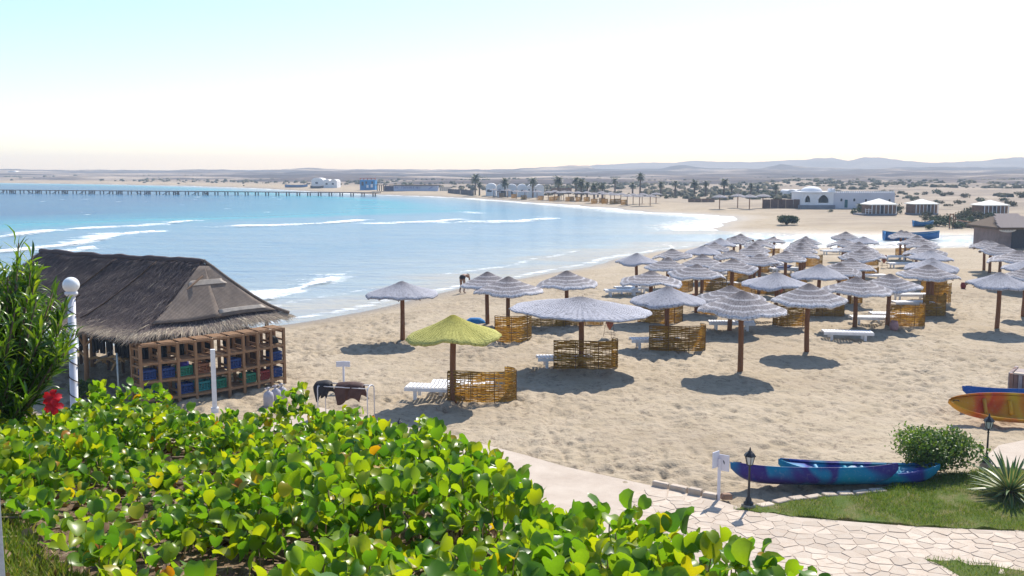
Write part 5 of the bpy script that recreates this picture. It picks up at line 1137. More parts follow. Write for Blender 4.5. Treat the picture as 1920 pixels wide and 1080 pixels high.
# wetsuits hanging dark inside
NEO = simple('dark_wetsuit', (0.015, 0.016, 0.022), 0.7, 0.3, 6, .4, 30)
for k in range(26):
    u = 0.9 + (k % 18) * 0.34; v = (2.2 if k < 18 else 3.7) + 0.25 * math.sin(k * 2.2); mb = MB(); mb.box((0, 0, -0.10), (0.10, 0.30, 0.55), taper=0.8); mb.box((0, 0.07, -0.60), (0.08, 0.11, 0.55)); mb.box((0, -0.07, -0.60), (0.08, 0.11, 0.55)); mb.bar((0, .14, .1), (0, .22, -.35), .06); mb.bar((0, -.14, .1), (0, -.22, -.35), .06)
    w = HUT.matrix_basis @ Vector((v, u, 1.45)); o = bevel(mb.build('hanging_wetsuit', NEO, None, loc=w, rot=(0, 0, HUT.rotation_euler.z + random.uniform(-.3, .3))), 0.02, 2); tag(o, 'dark wetsuit hanging in the shade inside the thatched hut', 'wetsuit', 'wetsuits hanging in the hut')
# pale wooden hangers
HANG = wood('hanger_wood', (0.50, 0.33, 0.17), 0.2)
for k, (px, py, rz, ti) in enumerate([(180, 672, 0.2, .12), (200, 674, 0.7, .2), (212, 670, -.1, -.05), (224, 677, 0.9, -.35), (145, 660, .4, .3)]):
    q = at_y(px, py, 30.3); root = thing('coat_hanger', 'pale wooden hanger on the rail under the front eave of the hut', 'hanger', q, rz, 'wooden hangers in the hut'); root.rotation_euler.y = ti; mb = MB(); pts = [(-.36, 0, -.16), (-.2, 0, -.03), (0, 0, 0.04), (.2, 0, -.03), (.36, 0, -.16)]; mb.tube(pts, [.03, .045, .05, .045, .03], 7); mb.build('shoulder_bar', HANG, root, True)
    mb = MB(); mb.tube([(0, 0, .05), (0, 0, .22), (.03, 0, .25), (.05, 0, .22)], 0.008, 5); mb.build('hook', STEEL, root, True)
# grey pole, white post
q = ground(224, 764); mb = MB(); h_ = at_y(224, 662, q.y).z - q.z; mb.tube([(0, 0, 0), (0, 0, h_)], 0.028, 8); o = mb.build('metal_pole', simple('grey_metal', (0.36, 0.42, 0.42), 0.5, .2, metal=.3), None, True, loc=q); tag(o, 'thin grey metal pole in front of the hut interior', 'pole')
q = ground(403, 772); h_ = at_y(403, 655, q.y).z - q.z; root = thing('white_post', 'square white post standing in front of the crate shelves', 'post', q, 0.3); mb = MB(); mb.box((0, 0, h_ / 2), (0.13, 0.13, h_)); bevel(mb.build('shaft', WHITE, root), .008); mb = MB(); mb.box((0, 0, 0.05), (0.2, 0.2, 0.14)); mb.build('foot', WHITE, root)
# ---- crate shelves
P0 = on_plane(262, 650, 1.74); P1 = on_plane(531, 612, 1.80); rackdir = (P1 - P0); RL = rackdir.length; rz = math.atan2(rackdir.y, rackdir.x)
RACK = thing('crate_rack', 'long timber shelving rack full of plastic crates along the hut end', 'shelves', (P0.x, P0.y, 0), rz); DEP = 0.60; NB = 9
def rg(x): w = RACK.matrix_basis @ Vector((x, 0, 0)); return gz(w.x, w.y)
xs_ = [RL * k / NB for k in range(NB + 1)]
bow = lambda x: -0.28 * math.sin(math.pi * x / RL)                       # the run bows out slightly
for x in xs_:
    for y in (0, DEP):
        g0 = rg(x); mb = MB(); mb.box((x, y + bow(x), (1.76 + g0 - 0.1) / 2), (0.085, 0.085, 1.86 - g0)); bevel(mb.build('upright', HW, RACK), .006)
    for z in (1.68, 1.16, 0.62, 0.10, 0.88, 1.42, 0.34): 
        mb = MB(); mb.box((x + .004, DEP / 2 + bow(x), z - .05), (0.05, DEP - .09, 0.06)); mb.build('rung', HW, RACK)
for z in (1.74, 1.20, 0.66, 0.12):
    for k in range(NB):
        x0, x1 = xs_[k], xs_[k + 1]
        for yy in (-0.02, DEP + 0.02): mb = MB(); mb.bar((x0 + .045, yy + bow(x0), z), (x1 - .045, yy + bow(x1), z), 0.045, 0.07); mb.build('front_rail', HW, RACK)
        for j in range(5):
            y = 0.07 + j * (DEP - .14) / 4; mb = MB(); mb.bar((x0 + .05, y + bow(x0), z + .045), (x1 - .05, y + bow(x1), z + .045), 0.085, 0.018); mb.build('shelf_slat', HW, RACK)
# ---- crates
CR = {}
def crate_mesh(col, name):
    m_ = simple(name, col, 0.5, 0.15, 4, .1); w, d, h = 0.40, 0.34, 0.29; parts = []
    mb = MB(); mb.box((0, 0, 0.012), (w, d, 0.02)); parts.append(('base', mb.mesh('base', m_)))
    for (cx, cy, sx, sy) in ((0, -d / 2, w, 0.014), (0, d / 2, w, 0.014), (-w / 2, 0, 0.014, d - .03), (w / 2, 0, 0.014, d - .03)):
        mb = MB()
        for z0, z1 in ((0.02, 0.05), (0.075, 0.095), (0.12, 0.14), (0.165, 0.185), (0.225, 0.29)): mb.box((cx, cy, (z0 + z1) / 2), (sx, sy, z1 - z0))
        for k in range(5):
            u = -0.5 + k / 4
            mb.box((cx + (u * (w - .03) if sx > .1 else 0), cy + (u * (d - .06) if sy > .1 else 0), 0.145), (0.022 if sx > .1 else 0.020, 0.022 if sy > .1 else 0.020, 0.24))
        parts.append(('side', mb.mesh('side', m_)))
    return parts
COLS = {'blue': crate_mesh((0.02, 0.06, 0.22), 'crate_blue'), 'green': crate_mesh((0.02, 0.20, 0.13), 'crate_green'), 'teal': crate_mesh((0.02, 0.22, 0.24), 'crate_teal'), 'brown': crate_mesh((0.25, 0.10, 0.05), 'crate_brown'), 'red': crate_mesh((0.25, 0.035, 0.035), 'crate_red')}
zl = {1: 0.715, 0: 0.175, 2: 1.255}; ord_ = ['end', 'second', 'third', 'fourth', 'fifth', 'sixth', 'seventh', 'eighth', 'ninth']; lev = ['lowest', 'middle', 'upper']
for (k, l, col) in [(0, 1, 'blue'), (0, 0, 'blue'), (1, 1, 'blue'), (2, 1, 'green'), (3, 1, 'brown'), (2, 0, 'blue'), (3, 0, 'teal'), (5, 1, 'blue'), (6, 0, 'green'), (7, 0, 'red'), (8, 0, 'blue'), (8, 1, 'blue'), (4, 0, 'green')]:
    x = (xs_[k] + xs_[k + 1]) / 2; p = RACK.matrix_basis @ Vector((x, DEP / 2 - 0.06 + bow(x), zl[l])); c = thing('plastic_crate', '%s plastic crate on the %s shelf, in the %s bay from the hut corner' % (col, lev[l], ord_[k] if k else 'first'), 'crate', p, rz + random.uniform(-.05, .05), 'plastic crates on the rack')
    for nm, me in COLS[col]: obj(nm, me, c)
for (k, l, col) in [(2, 1, (0.05, 0.04, 0.25)), (8, 2, (0.02, 0.02, 0.02)), (8, 1, (0.025, 0.02, 0.03))]:
    x = (xs_[k] + xs_[k + 1]) / 2; p = RACK.matrix_basis @ Vector((x, DEP / 2 + bow(x), zl[l] + (0.24 if l == 1 else 0.0))); mb = MB(); mb.lathe([(0.02, 0.22), (0.12, 0.2), (0.19, 0.10), (0.2, 0.03), (0.15, 0.0)][::-1], 12); o = mb.build('folded_wetsuit', simple('gear', col, .8, .4, 9, .8, 14), None, True, loc=p, scale=(1, .8, 1.1)); tag(o, 'dark bundle of gear on the %s shelf, %s bay from the hut corner' % (lev[l], ord_[k]), 'gear')
# gas bottles at the far end of the rack
GASM = simple('gas_bottle', (0.42, 0.40, 0.44), 0.45, 0.2, 5, .1, 30, .5)
for (px, py, lb) in [(504, 762, 'grey gas bottle nearest the shelves'), (518, 757, 'grey gas bottle in the middle of three'), (529, 754, 'grey gas bottle at the outer end of three')]:
    q = ground(px, py); root = thing('gas_bottle', lb, 'gas bottle', q); mb = MB(); mb.lathe([(0.12, 0), (0.15, 0.03), (0.155, 0.30), (0.13, 0.40), (0.06, 0.45), (0.05, 0.47)], 16); mb.build('body', GASM, root, True); mb = MB(); mb.lathe([(0.03, 0.47), (0.03, 0.53), (0.045, 0.54), (0.045, 0.56), (0.02, 0.57)], 10); mb.build('valve', GASM, root, True); mb = MB(); mb.tube([(0.10 * math.cos(a), 0.10 * math.sin(a), 0.53) for a in np.linspace(0, 5, 12)], 0.01, 5); mb.build('collar', GASM, root)
bush(158, 752, 0.9, 0.65, 'small leafy shrub in front of the dark hut interior', 700, 'hut_shrub', 0.12, lob=5)

# ---- bather bending at the water edge
def person():
    c = ground(867, 550); c.z = max(c.z, SEA - 0.05); SK = simple('skin', (0.30, 0.16, 0.10), 0.6, 0.15, 5, .1); root = thing('person', 'bather in dark swimwear bending down at the water edge', 'person', c, -0.5)
    J = {'pel': (0, 0, 0.93), 'hipL': (.10, 0, .90), 'hipR': (-.10, 0, .90), 'kneL': (.13, .04, .48), 'kneR': (-.14, .08, .48), 'ankL': (.12, -.03, .08), 'ankR': (-.17, -.02, .08), 'toeL': (.14, .15, .03), 'toeR': (-.19, .16, .03),
         'sp1': (0, .16, 1.04), 'sp2': (0, .38, 1.06), 'nec': (0, .52, 1.02), 'hed': (0, .62, .96), 'hd2': (0, .70, .90), 'shL': (.18, .44, 1.02), 'shR': (-.18, .44, 1.02), 'elL': (.20, .50, .74), 'elR': (-.20, .52, .74), 'wrL': (.15, .52, .50), 'wrR': (-.15, .54, .50), 'haL': (.13, .55, .42), 'haR': (-.13, .57, .42)}
    rad = {'pel': .14, 'hipL': .105, 'hipR': .105, 'kneL': .062, 'kneR': .062, 'ankL': .042, 'ankR': .042, 'toeL': .03, 'toeR': .03, 'sp1': .125, 'sp2': .135, 'nec': .06, 'hed': .095, 'hd2': .085, 'shL': .065, 'shR': .065, 'elL': .045, 'elR': .045, 'wrL': .032, 'wrR': .032, 'haL': .036, 'haR': .036}
    Ed = [('pel', 'hipL'), ('pel', 'hipR'), ('hipL', 'kneL'), ('hipR', 'kneR'), ('kneL', 'ankL'), ('kneR', 'ankR'), ('ankL', 'toeL'), ('ankR', 'toeR'), ('pel', 'sp1'), ('sp1', 'sp2'), ('sp2', 'nec'), ('nec', 'hed'), ('hed', 'hd2'), ('sp2', 'shL'), ('sp2', 'shR'), ('shL', 'elL'), ('shR', 'elR'), ('elL', 'wrL'), ('elR', 'wrR'), ('wrL', 'haL'), ('wrR', 'haR')]
    for s, h in (('L', 1), ('R', -1)):
        b = Vector(J['ha' + s])
        for k in range(5):
            off = Vector((h * (0.028 - 0.014 * k), 0.01, -0.06)) if k < 4 else Vector((-h * 0.045, .02, -.01)); J['f%s%d' % (s, k)] = tuple(b + off); J['g%s%d' % (s, k)] = tuple(b + off * 1.5 + Vector((0, -.015, -.015))); rad['f%s%d' % (s, k)] = .009; rad['g%s%d' % (s, k)] = .008; Ed += [('ha' + s, 'f%s%d' % (s, k)), ('f%s%d' % (s, k), 'g%s%d' % (s, k))]
    nm = list(J); me = bpy.data.meshes.new('body'); me.from_pydata([J[k] for k in nm], [(nm.index(a), nm.index(b)) for a, b in Ed], []); o = obj('body', me, root); sk = o.modifiers.new('skin', 'SKIN'); sk.use_smooth_shade = True; me.skin_vertices or me.attributes
    if not me.skin_vertices: 
        bpy.context.view_layer.objects.active = o; bpy.ops.object.select_all(action='DESELECT')
    lay = me.skin_vertices[0].data
    for i, k in enumerate(nm): lay[i].radius = (rad[k], rad[k]); lay[i].use_root = (k == 'pel')
    ss = o.modifiers.new('sub', 'SUBSURF'); ss.levels = 2; ss.render_levels = 2; me.materials.append(SK)
    mb = MB(); mb.lathe([(0.02, -.11), (0.09, -.07), (0.115, 0), (0.10, .07), (0.03, .11)], 14); h_ = mb.build('hair', simple('dark_hair', (0.02, 0.014, 0.01), .7), root, True, loc=(0, .63, 1.0), rot=(0.9, 0, 0), scale=(.95, 1, 1))
    mb = MB(); mb.lathe([(0.14, -.10), (0.17, -.05), (0.172, .06), (0.15, .12)], 16); mb.build('swimming_trunks', simple('dark_trunks', (0.03, 0.025, 0.03), .8), root, True, loc=(0, .01, .93), rot=(-.5, 0, 0), scale=(1.1, .95, 1))
person()
# ================================================================ FAR SHORE
WALLW = simple('white_plaster', (0.74, 0.74, 0.76), 0.85, 0.08, 0.6, 0.2, 3.0); DARKOP = simple('dark_opening', (0.05, 0.05, 0.06), 0.6); PLINTH = simple('grey_plinth', (0.20, 0.20, 0.23), 0.9, .15, 1); BROWNW = simple('brown_reed', (0.20, 0.12, 0.075), 0.9, 0.35, 3, .6, 14)
def W_(px, d): return px * d / FPX
def far_ground(px, py): return ground(px, py)
# ---- domed white building
def domed():
    c = ground(1502, 391.5); d = c.y; root = thing('domed_building', 'white building with a dome, pointed arches and a long plain wing', 'building', c); k = d / FPX; h = 34 * k; w = 60 * k; dp = 6.0
    # front wall with two pointed arches cut as real openings, built of piers and arch heads
    def arch_wall(parent, x0, x1, h0, h1, arches, y, th=0.35):
        mb = MB(); edges = [x0]
        for a0, a1, zb, zs, zt in arches: edges += [a0, a1]
        edges.append(x1)
        for i in range(0, len(edges), 2): mb.box(((edges[i] + edges[i + 1]) / 2, y, (h0 + h1) / 2), (edges[i + 1] - edges[i], th, h1 - h0))
        for a0, a1, zb, zs, zt in arches:
            mb.box(((a0 + a1) / 2, y, (h0 + zb) / 2), (a1 - a0, th, zb - h0)); n = 8; P = []
            for j in range(n + 1):
                u = j / n; x = a0 + (a1 - a0) * u; t = abs(2 * u - 1); z = zs + (zt - zs) * (1 - t ** 1.7); P.append((x, z))
            for j in range(n):
                (xa, za), (xb, zb_) = P[j], P[j + 1]; V = [(xa, y - th / 2, za), (xb, y - th / 2, zb_), (xb, y - th / 2, h1), (xa, y - th / 2, h1), (xa, y + th / 2, za), (xb, y + th / 2, zb_), (xb, y + th / 2, h1), (xa, y + th / 2, h1)]
                mb.add(V, [(0, 1, 2, 3), (7, 6, 5, 4), (0, 4, 5, 1), (3, 2, 6, 7)])
        return mb.build('arched_wall', WALLW, parent)
    ph = 7 * k
    pb = MB(); pb.box((w / 2, dp / 2, ph / 2 - .3), (w + .5, dp + .5, ph + .6)); pb.build('plinth', PLINTH, root)
    arch_wall(root, 0, w, ph, h * .86, [(7 * k, 17 * k, ph + 5 * k, ph + 11 * k, ph + 18 * k), (32 * k, 51 * k, ph + 4 * k, ph + 11 * k, ph + 19 * k)], 0.2)
    mb = MB(); mb.box((.18, dp / 2 + .2, (ph + h * .86) / 2), (.35, dp - .4, h * .86 - ph)); mb.box((w - .18, dp / 2 + .2, (ph + h * .86) / 2), (.35, dp - .4, h * .86 - ph)); mb.box((w / 2, dp - .15, (ph + h * .86) / 2), (w - .8, .3, h * .86 - ph)); mb.build('wall', WALLW, root)
    mb = MB(); mb.box((w / 2, dp / 2, h * .86 + .12), (w + .3, dp + .3, .22)); mb.build('roof_slab', WALLW, root)
    dm = MB(); r = 20 * k; hh = 10 * k; dm.lathe([(r * math.cos(t), h * .86 + .2 + hh * math.sin(t)) for t in np.linspace(0, math.pi / 2 - .02, 12)], 28, (28 * k, dp / 2, 0)); dm.build('dome', WALLW, root, True)
    mb = MB(); mb.box((59 * k, 1.0, h * .5 + h * .45), (9 * k, 1.6, 7 * k)); mb.box((56 * k, 1.0, h * .5 + h * .45 + 4.5 * k), (3 * k, 1.4, 2 * k)); mb.box((62.5 * k, 1.0, h * .5 + h * .45 + 4.5 * k), (2.5 * k, 1.4, 2 * k)); mb.build('parapet', WALLW, root)
    x0, x1 = w, w + 116 * k; hw = 30 * k
    wb = MB(); wb.box(((x0 + x1) / 2, 1.6, hw / 2), (x1 - x0, 2.4, hw)); wb.build('long_wing', simple('lilac_plaster', (0.56, 0.56, 0.62), .9, .08, .5), root)
    for (a, zb, ww, h_, nm, mt) in [(76, 14, 4, 5, 'window', DARKOP), (85, 2, 6, 15, 'door', simple('teal_door', (0.02, 0.10, 0.11), .6)), (100, 14, 4, 5, 'window', DARKOP), (122, 13, 4, 5, 'window', DARKOP), (166, 13, 4, 5, 'window', DARKOP)]:
        ob = MB(); ob.box(((a - 0) * k, 0.395, (zb + h_ / 2) * k), (ww * k, 0.10, h_ * k)); p_ = ob.build(nm, mt, root); fr = MB()
        for sx in (-1, 1): fr.box((a * k + sx * (ww / 2 + .25) * k, 0.36, (zb + h_ / 2) * k), (.4 * k, .12, h_ * k + .05))
        fr.box((a * k, .36, (zb + h_ + .3) * k), (ww * k + .1, .12, .5 * k)); fr.build('frame', WALLW, p_)
    for j in range(29): mb = MB(); mb.box((x0 + 2 * k + j * 4 * k, .6, hw + .12), (1.6 * k, .3, .35)); mb.build('merlon', WALLW, root)
domed()
# ---- shade pavilions
CANV = simple('white_canvas', (0.80, 0.79, 0.72), 0.8, 0.06, 2, .2)
def pavilion(x0, x1, apx, apy, eavey, basey, label, deck=0):
    c = ground((x0 + x1) / 2, basey); k = c.y / FPX; root = thing('shade_pavilion', label, 'pavilion', c, 0.12, 'white roofed pavilions'); w = (x1 - x0) * k / 2; ez = (basey - eavey) * k; az = (basey - apy) * k; D = w * .9
    mb = MB(); V = [(-w * 1.06, -D, ez), (w * 1.06, -D, ez), (w * 1.06, D, ez), (-w * 1.06, D, ez), (0, 0, az)]; V2 = [(x * .98, y * .98, z - .12) for x, y, z in V]; mb.add(V + V2, [(0, 1, 4), (1, 2, 4), (2, 3, 4), (3, 0, 4), (6, 5, 9), (7, 6, 9), (8, 7, 9), (5, 8, 9), (0, 5, 6, 1), (1, 6, 7, 2), (2, 7, 8, 3), (3, 8, 5, 0)]); mb.build('roof', CANV, root)
    mb = MB(); mb.box((-deck * w * .3, 0, .12), (2 * w + deck * w * .6, 2 * D * .95, .24)); mb.build('deck', PLINTH, root)
    n = 7
    for j in range(n):
        x = -w * .95 + 1.9 * w * j / (n - 1); mb = MB(); mb.box((x, -D * .92, ez / 2), (.08, .08, ez)); mb.build('post', WALLW, root)
        if j < n - 1: mb = MB(); mb.box((x + .95 * w / (n - 1), -D * .86, ez * .53), (1.9 * w / (n - 1) - .16, .05, ez * .72)); mb.build('reed_panel', BROWNW if (j + int(x0)) % 4 else DARKOP, root)
    for s in (-1, 1): mb = MB(); mb.box((s * w * .93, 0.1, ez * .5), (.06, D * 1.6, ez * .8)); mb.build('side_panel', BROWNW, root)
    mb = MB(); mb.box((0, D * .8, ez * .5), (w * 1.8, .06, ez * .85)); mb.build('back_panel', BROWNW, root)
    if deck:
        for zz in (.7, .45): mb = MB(); mb.box((-w * 1.2, -D * .92, zz + .2), (w * .55, .05, .05)); mb.build('rail', WALLW, root)
        for x in (-w * 1.45, -w * 1.2): mb = MB(); mb.box((x, -D * .92, .55), (.06, .06, 1.0)); mb.build('rail_post', WALLW, root)
pavilion(1622, 1672, 1649, 372, 382.5, 403, 'brown pavilion under a white pyramid roof right before the domed building wing', 1); pavilion(1705, 1750, 1729, 373, 381.5, 402, 'brown pavilion with a white pyramid roof standing between two green shrubs'); pavilion(1830, 1880, 1855, 375, 384, 404, 'brown pavilion with a white pyramid roof in front of a green tree')
# ---- white villas with vaulted roofs
def villa(x0, x1, yt, yb, label, nv=1, wins=(), depth=6.0):
    c = ground((x0 + x1) / 2, yb); k = c.y / FPX; w = (x1 - x0) * k; h = (yb - yt) * k; root = thing('white_villa', label, 'house', c, 0.0, 'white vaulted villas'); mb = MB(); mb.box((0, depth / 2, h * .38), (w, depth, h * .86)); mb.build('wall', WALLW, root)
    for j in range(nv):
        ww = w / nv; cx = -w / 2 + ww * (j + .5); V = []; F = []; n = 10
        for y in (-.1, depth + .1):
            for i in range(n + 1): t = math.pi * i / n; V.append((cx - ww * .47 * math.cos(t), y, h * .80 + h * .22 * math.sin(t)))
        for i in range(n): F.append((i, i + 1, n + 2 + i, n + 1 + i))
        F += [tuple(range(n + 1))[::-1], tuple(range(n + 1, 2 * n + 2))]; obj('vault_roof', newmesh('vault_roof', V, F, WALLW), root)
    for (u, v, ww, hh) in wins:
        mb = MB(); mb.box((-w / 2 + u * w, -0.02, v * h), (ww * w, .08, hh * h)); p_ = mb.build('window', DARKOP, root); mb = MB(); mb.box((-w / 2 + u * w, -0.06, (v + hh / 2) * h + .05), (ww * w + .2, .12, .1)); mb.build('lintel', WALLW, p_)
villa(911, 930, 345, 368, 'white villa with vaulted roof and wide dark window at the end of its row', 1, ((.35, .42, .45, .2),)); villa(931, 950, 345.5, 368.5, 'white vaulted villa half behind a palm', 1, ((.6, .4, .4, .2), (.15, .45, .12, .15))); villa(951, 969, 346, 368.5, 'plain white vaulted villa in the middle of its row', 1, ((.5, .3, .2, .35),)); villa(970, 988, 346, 369, 'white vaulted villa with one small square window', 1, ((.5, .5, .16, .14),)); villa(989, 1020, 346.5, 370, 'wider white villa with two roof vaults at the end by the shrubs', 2, ((.1, .6, .08, .1), (.5, .55, .05, .2)))
villa(584, 606, 334, 352, 'white seaside house standing alone with a raised roof block', 1, ((.45, .5, .2, .2),), 8); villa(606, 632, 337, 352.5, 'lower white wing beside the lone seaside house', 2, ((.25, .5, .14, .2), (.7, .5, .14, .2)), 8)
villa(1476, 1508, 356, 369, 'small white house behind the reed fence by the domed building', 2, ((.2, .45, .08, .2), (.55, .45, .08, .2)))
villa(14, 31, 321, 329.5, 'small brownish house alone on the far shore', 1, ((.5, .5, .2, .3),), 10)
# ---- blue beach house
c = ground(689, 363.5); k = c.y / FPX; root = thing('blue_house', 'bright blue two storey beach house with pale window openings by the jetty', 'house', c); BL = simple('blue_paint', (0.03, 0.22, 0.50), .8, .15, .6)
mb = MB(); mb.box((0, 3, 9.5 * k), (28 * k, 5.5, 19 * k)); mb.build('wall', BL, root)
for x, z, w, h, mt in [(-9, 12, 4, 7, DARKOP), (0, 7, 4, 5, WALLW), (8, 8, 4, 6, WALLW), (9, 14, 3, 4, DARKOP), (-2, 14, 3, 4, DARKOP)]: mb = MB(); mb.box((x * k, .2, z * k), (w * k, .12, h * k)); mb.build('window', mt, root)
for x in (-14, -7, 0, 7, 14): mb = MB(); mb.box((x * k, 1, 20.5 * k), (.3, .3, 4.5 * k)); mb.build('roof_post', simple('red_post', (0.45, 0.12, 0.08)), root)
mb = MB(); mb.box((0, 1, 22.0 * k), (28 * k, .15, .18)); mb.build('roof_rail', simple('red_rail', (0.45, 0.12, 0.08)), root)
# ---- long low building with a painted name
c = ground(779, 365); k = c.y / FPX; root = thing('beach_centre', 'long low pale blue building with a painted sign along its wall', 'building', c); LB = simple('pale_blue_plaster', (0.50, 0.56, 0.76), .9, .1, .4)
mb = MB(); mb.box((0, 3, 5 * k), (82 * k, 5, 10 * k)); mb.build('wall', LB, root); mb = MB(); mb.box((-2 * k, 2.6, 10.9 * k), (94 * k, 6.5, 1.3 * k)); mb.build('roof', HWD, root)
mb = MB(); mb.box((-50 * k, 3, 4.5 * k), (18 * k, 4, 9 * k)); mb.build('dark_annex', simple('navy_wall', (0.06, 0.06, 0.14), .9), root)
for j in range(5): mb = MB(); mb.box(((-72 + j * 4) * k, 1, 5.5 * k), (.25, .25, 11 * k)); mb.build('terrace_post', HWD, root)
mb = MB(); mb.box((-64 * k, 2, 11.2 * k), (26 * k, 5, .8 * k)); mb.build('terrace_roof', HWD, root)
LET = simple('blue_lettering', (0.10, 0.12, 0.45), .8); rnd = random.Random(5)
for j, x in enumerate([-38, -33.5, -26, -22, -18, -14.5, -11, -7.5, -4, 1, 4, 7]):        # worn painted strokes, no longer readable at this distance
    mb = MB(); zz = 6.3 * k; hgt = rnd.uniform(3, 4.6) * k
    mb.box(((x) * k, .44, zz), (.6 * k, .08, hgt))
    if j % 2 == 0: mb.box(((x + 1.2) * k, .442, zz + hgt * .38), (1.8 * k, .08, .6 * k))
    if j % 3 == 0: mb.box(((x + 1.9) * k, .446, zz), (.6 * k, .08, hgt * .8))
    mb.build('painted_stroke', LET, root)
mb = MB(); mb.bar((24 * k, .44, 3 * k), (32 * k, .44, 8 * k), 0.1, .8 * k); mb.build('painted_stroke', LET, root)
for j in range(6): mb = MB(); mb.box(((46 + j * 3.5) * k, 2, 3.5 * k), (.5, .5, 8 * k)); o = mb.build('bleached_post', simple('bleached', (0.5, .45, .4)), root)
# ---- reed fences
def fence(x0, x1, yt, yb, label, mat):
    a, b = ground(x0, yb), ground(x1, yb); root = thing('reed_fence', label, 'fence', a); d = b - a; root.rotation_euler.z = math.atan2(d.y, d.x); L = math.hypot(d.x, d.y); h = (yb - yt) * a.y / FPX; n = max(3, int(L / 1.2))
    for j in range(n): mb = MB(); mb.box(((j + .5) * L / n, random.uniform(-.08, .08), h / 2 - .3), (L / n * .97, .08, h * random.uniform(.92, 1.06) + .5)); mb.build('reed_panel', mat, root)
fence(1430, 1502, 373, 391, 'dark brown reed fence beside the domed building', simple('dark_reed', (0.11, 0.06, 0.045), .9, .4, 2, .6, 12)); fence(840, 888, 359, 367, 'dark low fence between the long building and the palms', simple('dark_fence', (0.09, .075, .08), .9, .3)); fence(1033, 1072, 352, 364, 'brown fence behind the far palms', BROWNW); fence(1290, 1340, 372, 379, 'low brown wall on the far beach by the palms', BROWNW)
# ---- palms
FROND = leafmat('palm_frond', [(0.0, (0.05, 0.07, 0.03)), (0.5, (0.09, 0.11, 0.045)), (1.0, (0.20, 0.17, 0.09))], .2, .5, .3); TRUNK = wood('palm_trunk', (0.17, 0.12, 0.085))
def palm_mesh(seed, n=30, droop=1.0):
    rnd = random.Random(seed); V, F, T = [], [], []
    for i in range(n):
        az = i * 2.4 + rnd.uniform(-.2, .2); el0 = 1.25 - 1.9 * (i / n) + rnd.uniform(-.12, .12); L = rnd.uniform(1.5, 2.1); p = Vector((0, 0, 0)); el = el0; tone = min(1, max(0, .25 + .7 * (i / n) ** 3 + rnd.gauss(0, .12))); N = 7; pts = []
        for j in range(N + 1): pts.append(p.copy()); p = p + Vector((math.cos(az) * math.cos(el), math.sin(az) * math.cos(el), math.sin(el))) * L / N; el -= 0.20 * droop
        side = Vector((-math.sin(az), math.cos(az), 0))
        for j in range(1, N + 1):
            q = pts[j]; d = (pts[j] - pts[j - 1]).normalized(); ll = 0.46 * math.sin(math.pi * (0.25 + .7 * j / N)) + .06
            for s in (-1, 1):
                for kk in range(3):
                    o = q - d * (L / N) * kk / 3; tip = o + side * s * ll * .8 + d * ll * .6 + Vector((0, 0, -ll * .28 + rnd.uniform(-.05, .05))); b = len(V); wv = d * 0.045; V += [tuple(o - wv), tuple(o + wv), tuple(tip + wv * .3), tuple(tip - wv * .3)]; T += [tone] * 4; F.append((b, b + 1, b + 2, b + 3))
            b = len(V); pq = pts[j - 1]; V += [tuple(pq - side * .03), tuple(pq + side * .03), tuple(q + side * .025), tuple(q - side * .025)]; T += [tone] * 4; F.append((b, b + 1, b + 2, b + 3))
    me = fastmesh('crown', np.array(V), np.array(F), FROND); vattr(me, 'tone', np.array(T)); return me
PALM = [palm_mesh(s, n, dr) for s, n, dr in ((1, 34, 1), (2, 28, 1.2), (3, 38, .9), (4, 22, 1.3))]
def trunk_mesh(seed):
    rnd = random.Random(seed); mb = MB(); pts = []; rad = []; lean = rnd.uniform(-.04, .08)
    for i in range(15): u = i / 14; pts.append((lean * u * u * 1.5, lean * .3 * u, u)); rad.append((0.21 - 0.05 * u) * (1.06 if i % 2 else .94))
    V = mb.tube([(p[0], p[1], p[2]) for p in pts], rad, 8); return mb.mesh('trunk', TRUNK), pts[-1]
TRK = [trunk_mesh(k) for k in range(4)]
desc = ['beside the long low building', 'in front of the white villas', 'in the cluster beyond the far umbrellas', 'in the line of palms behind the far beach', 'in the sparse line of palms towards the domed building']
for i, (px, cy, by, s) in enumerate([(891, 334, 368, 1.15), (899, 345, 367, .75), (947, 341, 369, 1.05), (999, 338, 371, 1.15), (1047, 338, 369, 1.2), (1080, 338, 371, 1.1), (1090, 343, 375, 1.15), (1101, 345, 371, .95), (1114, 350, 374, 1.0), (1121, 346, 370, .9), (1130, 349, 373, .9), (1153, 338, 363, .85), (1200, 331, 366, 1.0), (1186, 346, 367, .7), (1239, 346, 369, .85), (1266, 343, 368, .95), (1302, 343, 368, 1.0), (1323, 343, 368, .85), (1357, 342, 368, 1.05), (1372, 348, 367, .75), (1408, 348, 367, .8), (1421, 349, 363, .7), (1455, 350, 367, .8)]):
    c = ground(px, by); top = at_y(px, cy, c.y).z - c.z; k = c.y / FPX; g = 0 if i < 2 else 1 if i < 4 else 2 if i < 11 else 3 if i < 16 else 4
    one = {0: 'tall palm beside the dark low fence left of the villas', 1: 'short palm under the tall one by the dark low fence', 12: 'tallest thin palm behind the far beach umbrellas', 11: 'thin leaning palm behind the far beach umbrellas'}.get(i, 'date palm ' + desc[g])
    root = thing('palm_tree', one, 'palm', c, random.uniform(0, 6.28), 'palms along the far shore'); tm, te = TRK[i % 4]; o = obj('trunk', tm, root); o.scale = (1.15, 1.15, top); cr = obj('crown', PALM[i % 4], root, loc=(te[0] * 1.15, te[1] * 1.15, top)); sc = s * 11 * k / 2.0 * 1.15; cr.scale = (sc, sc, sc)
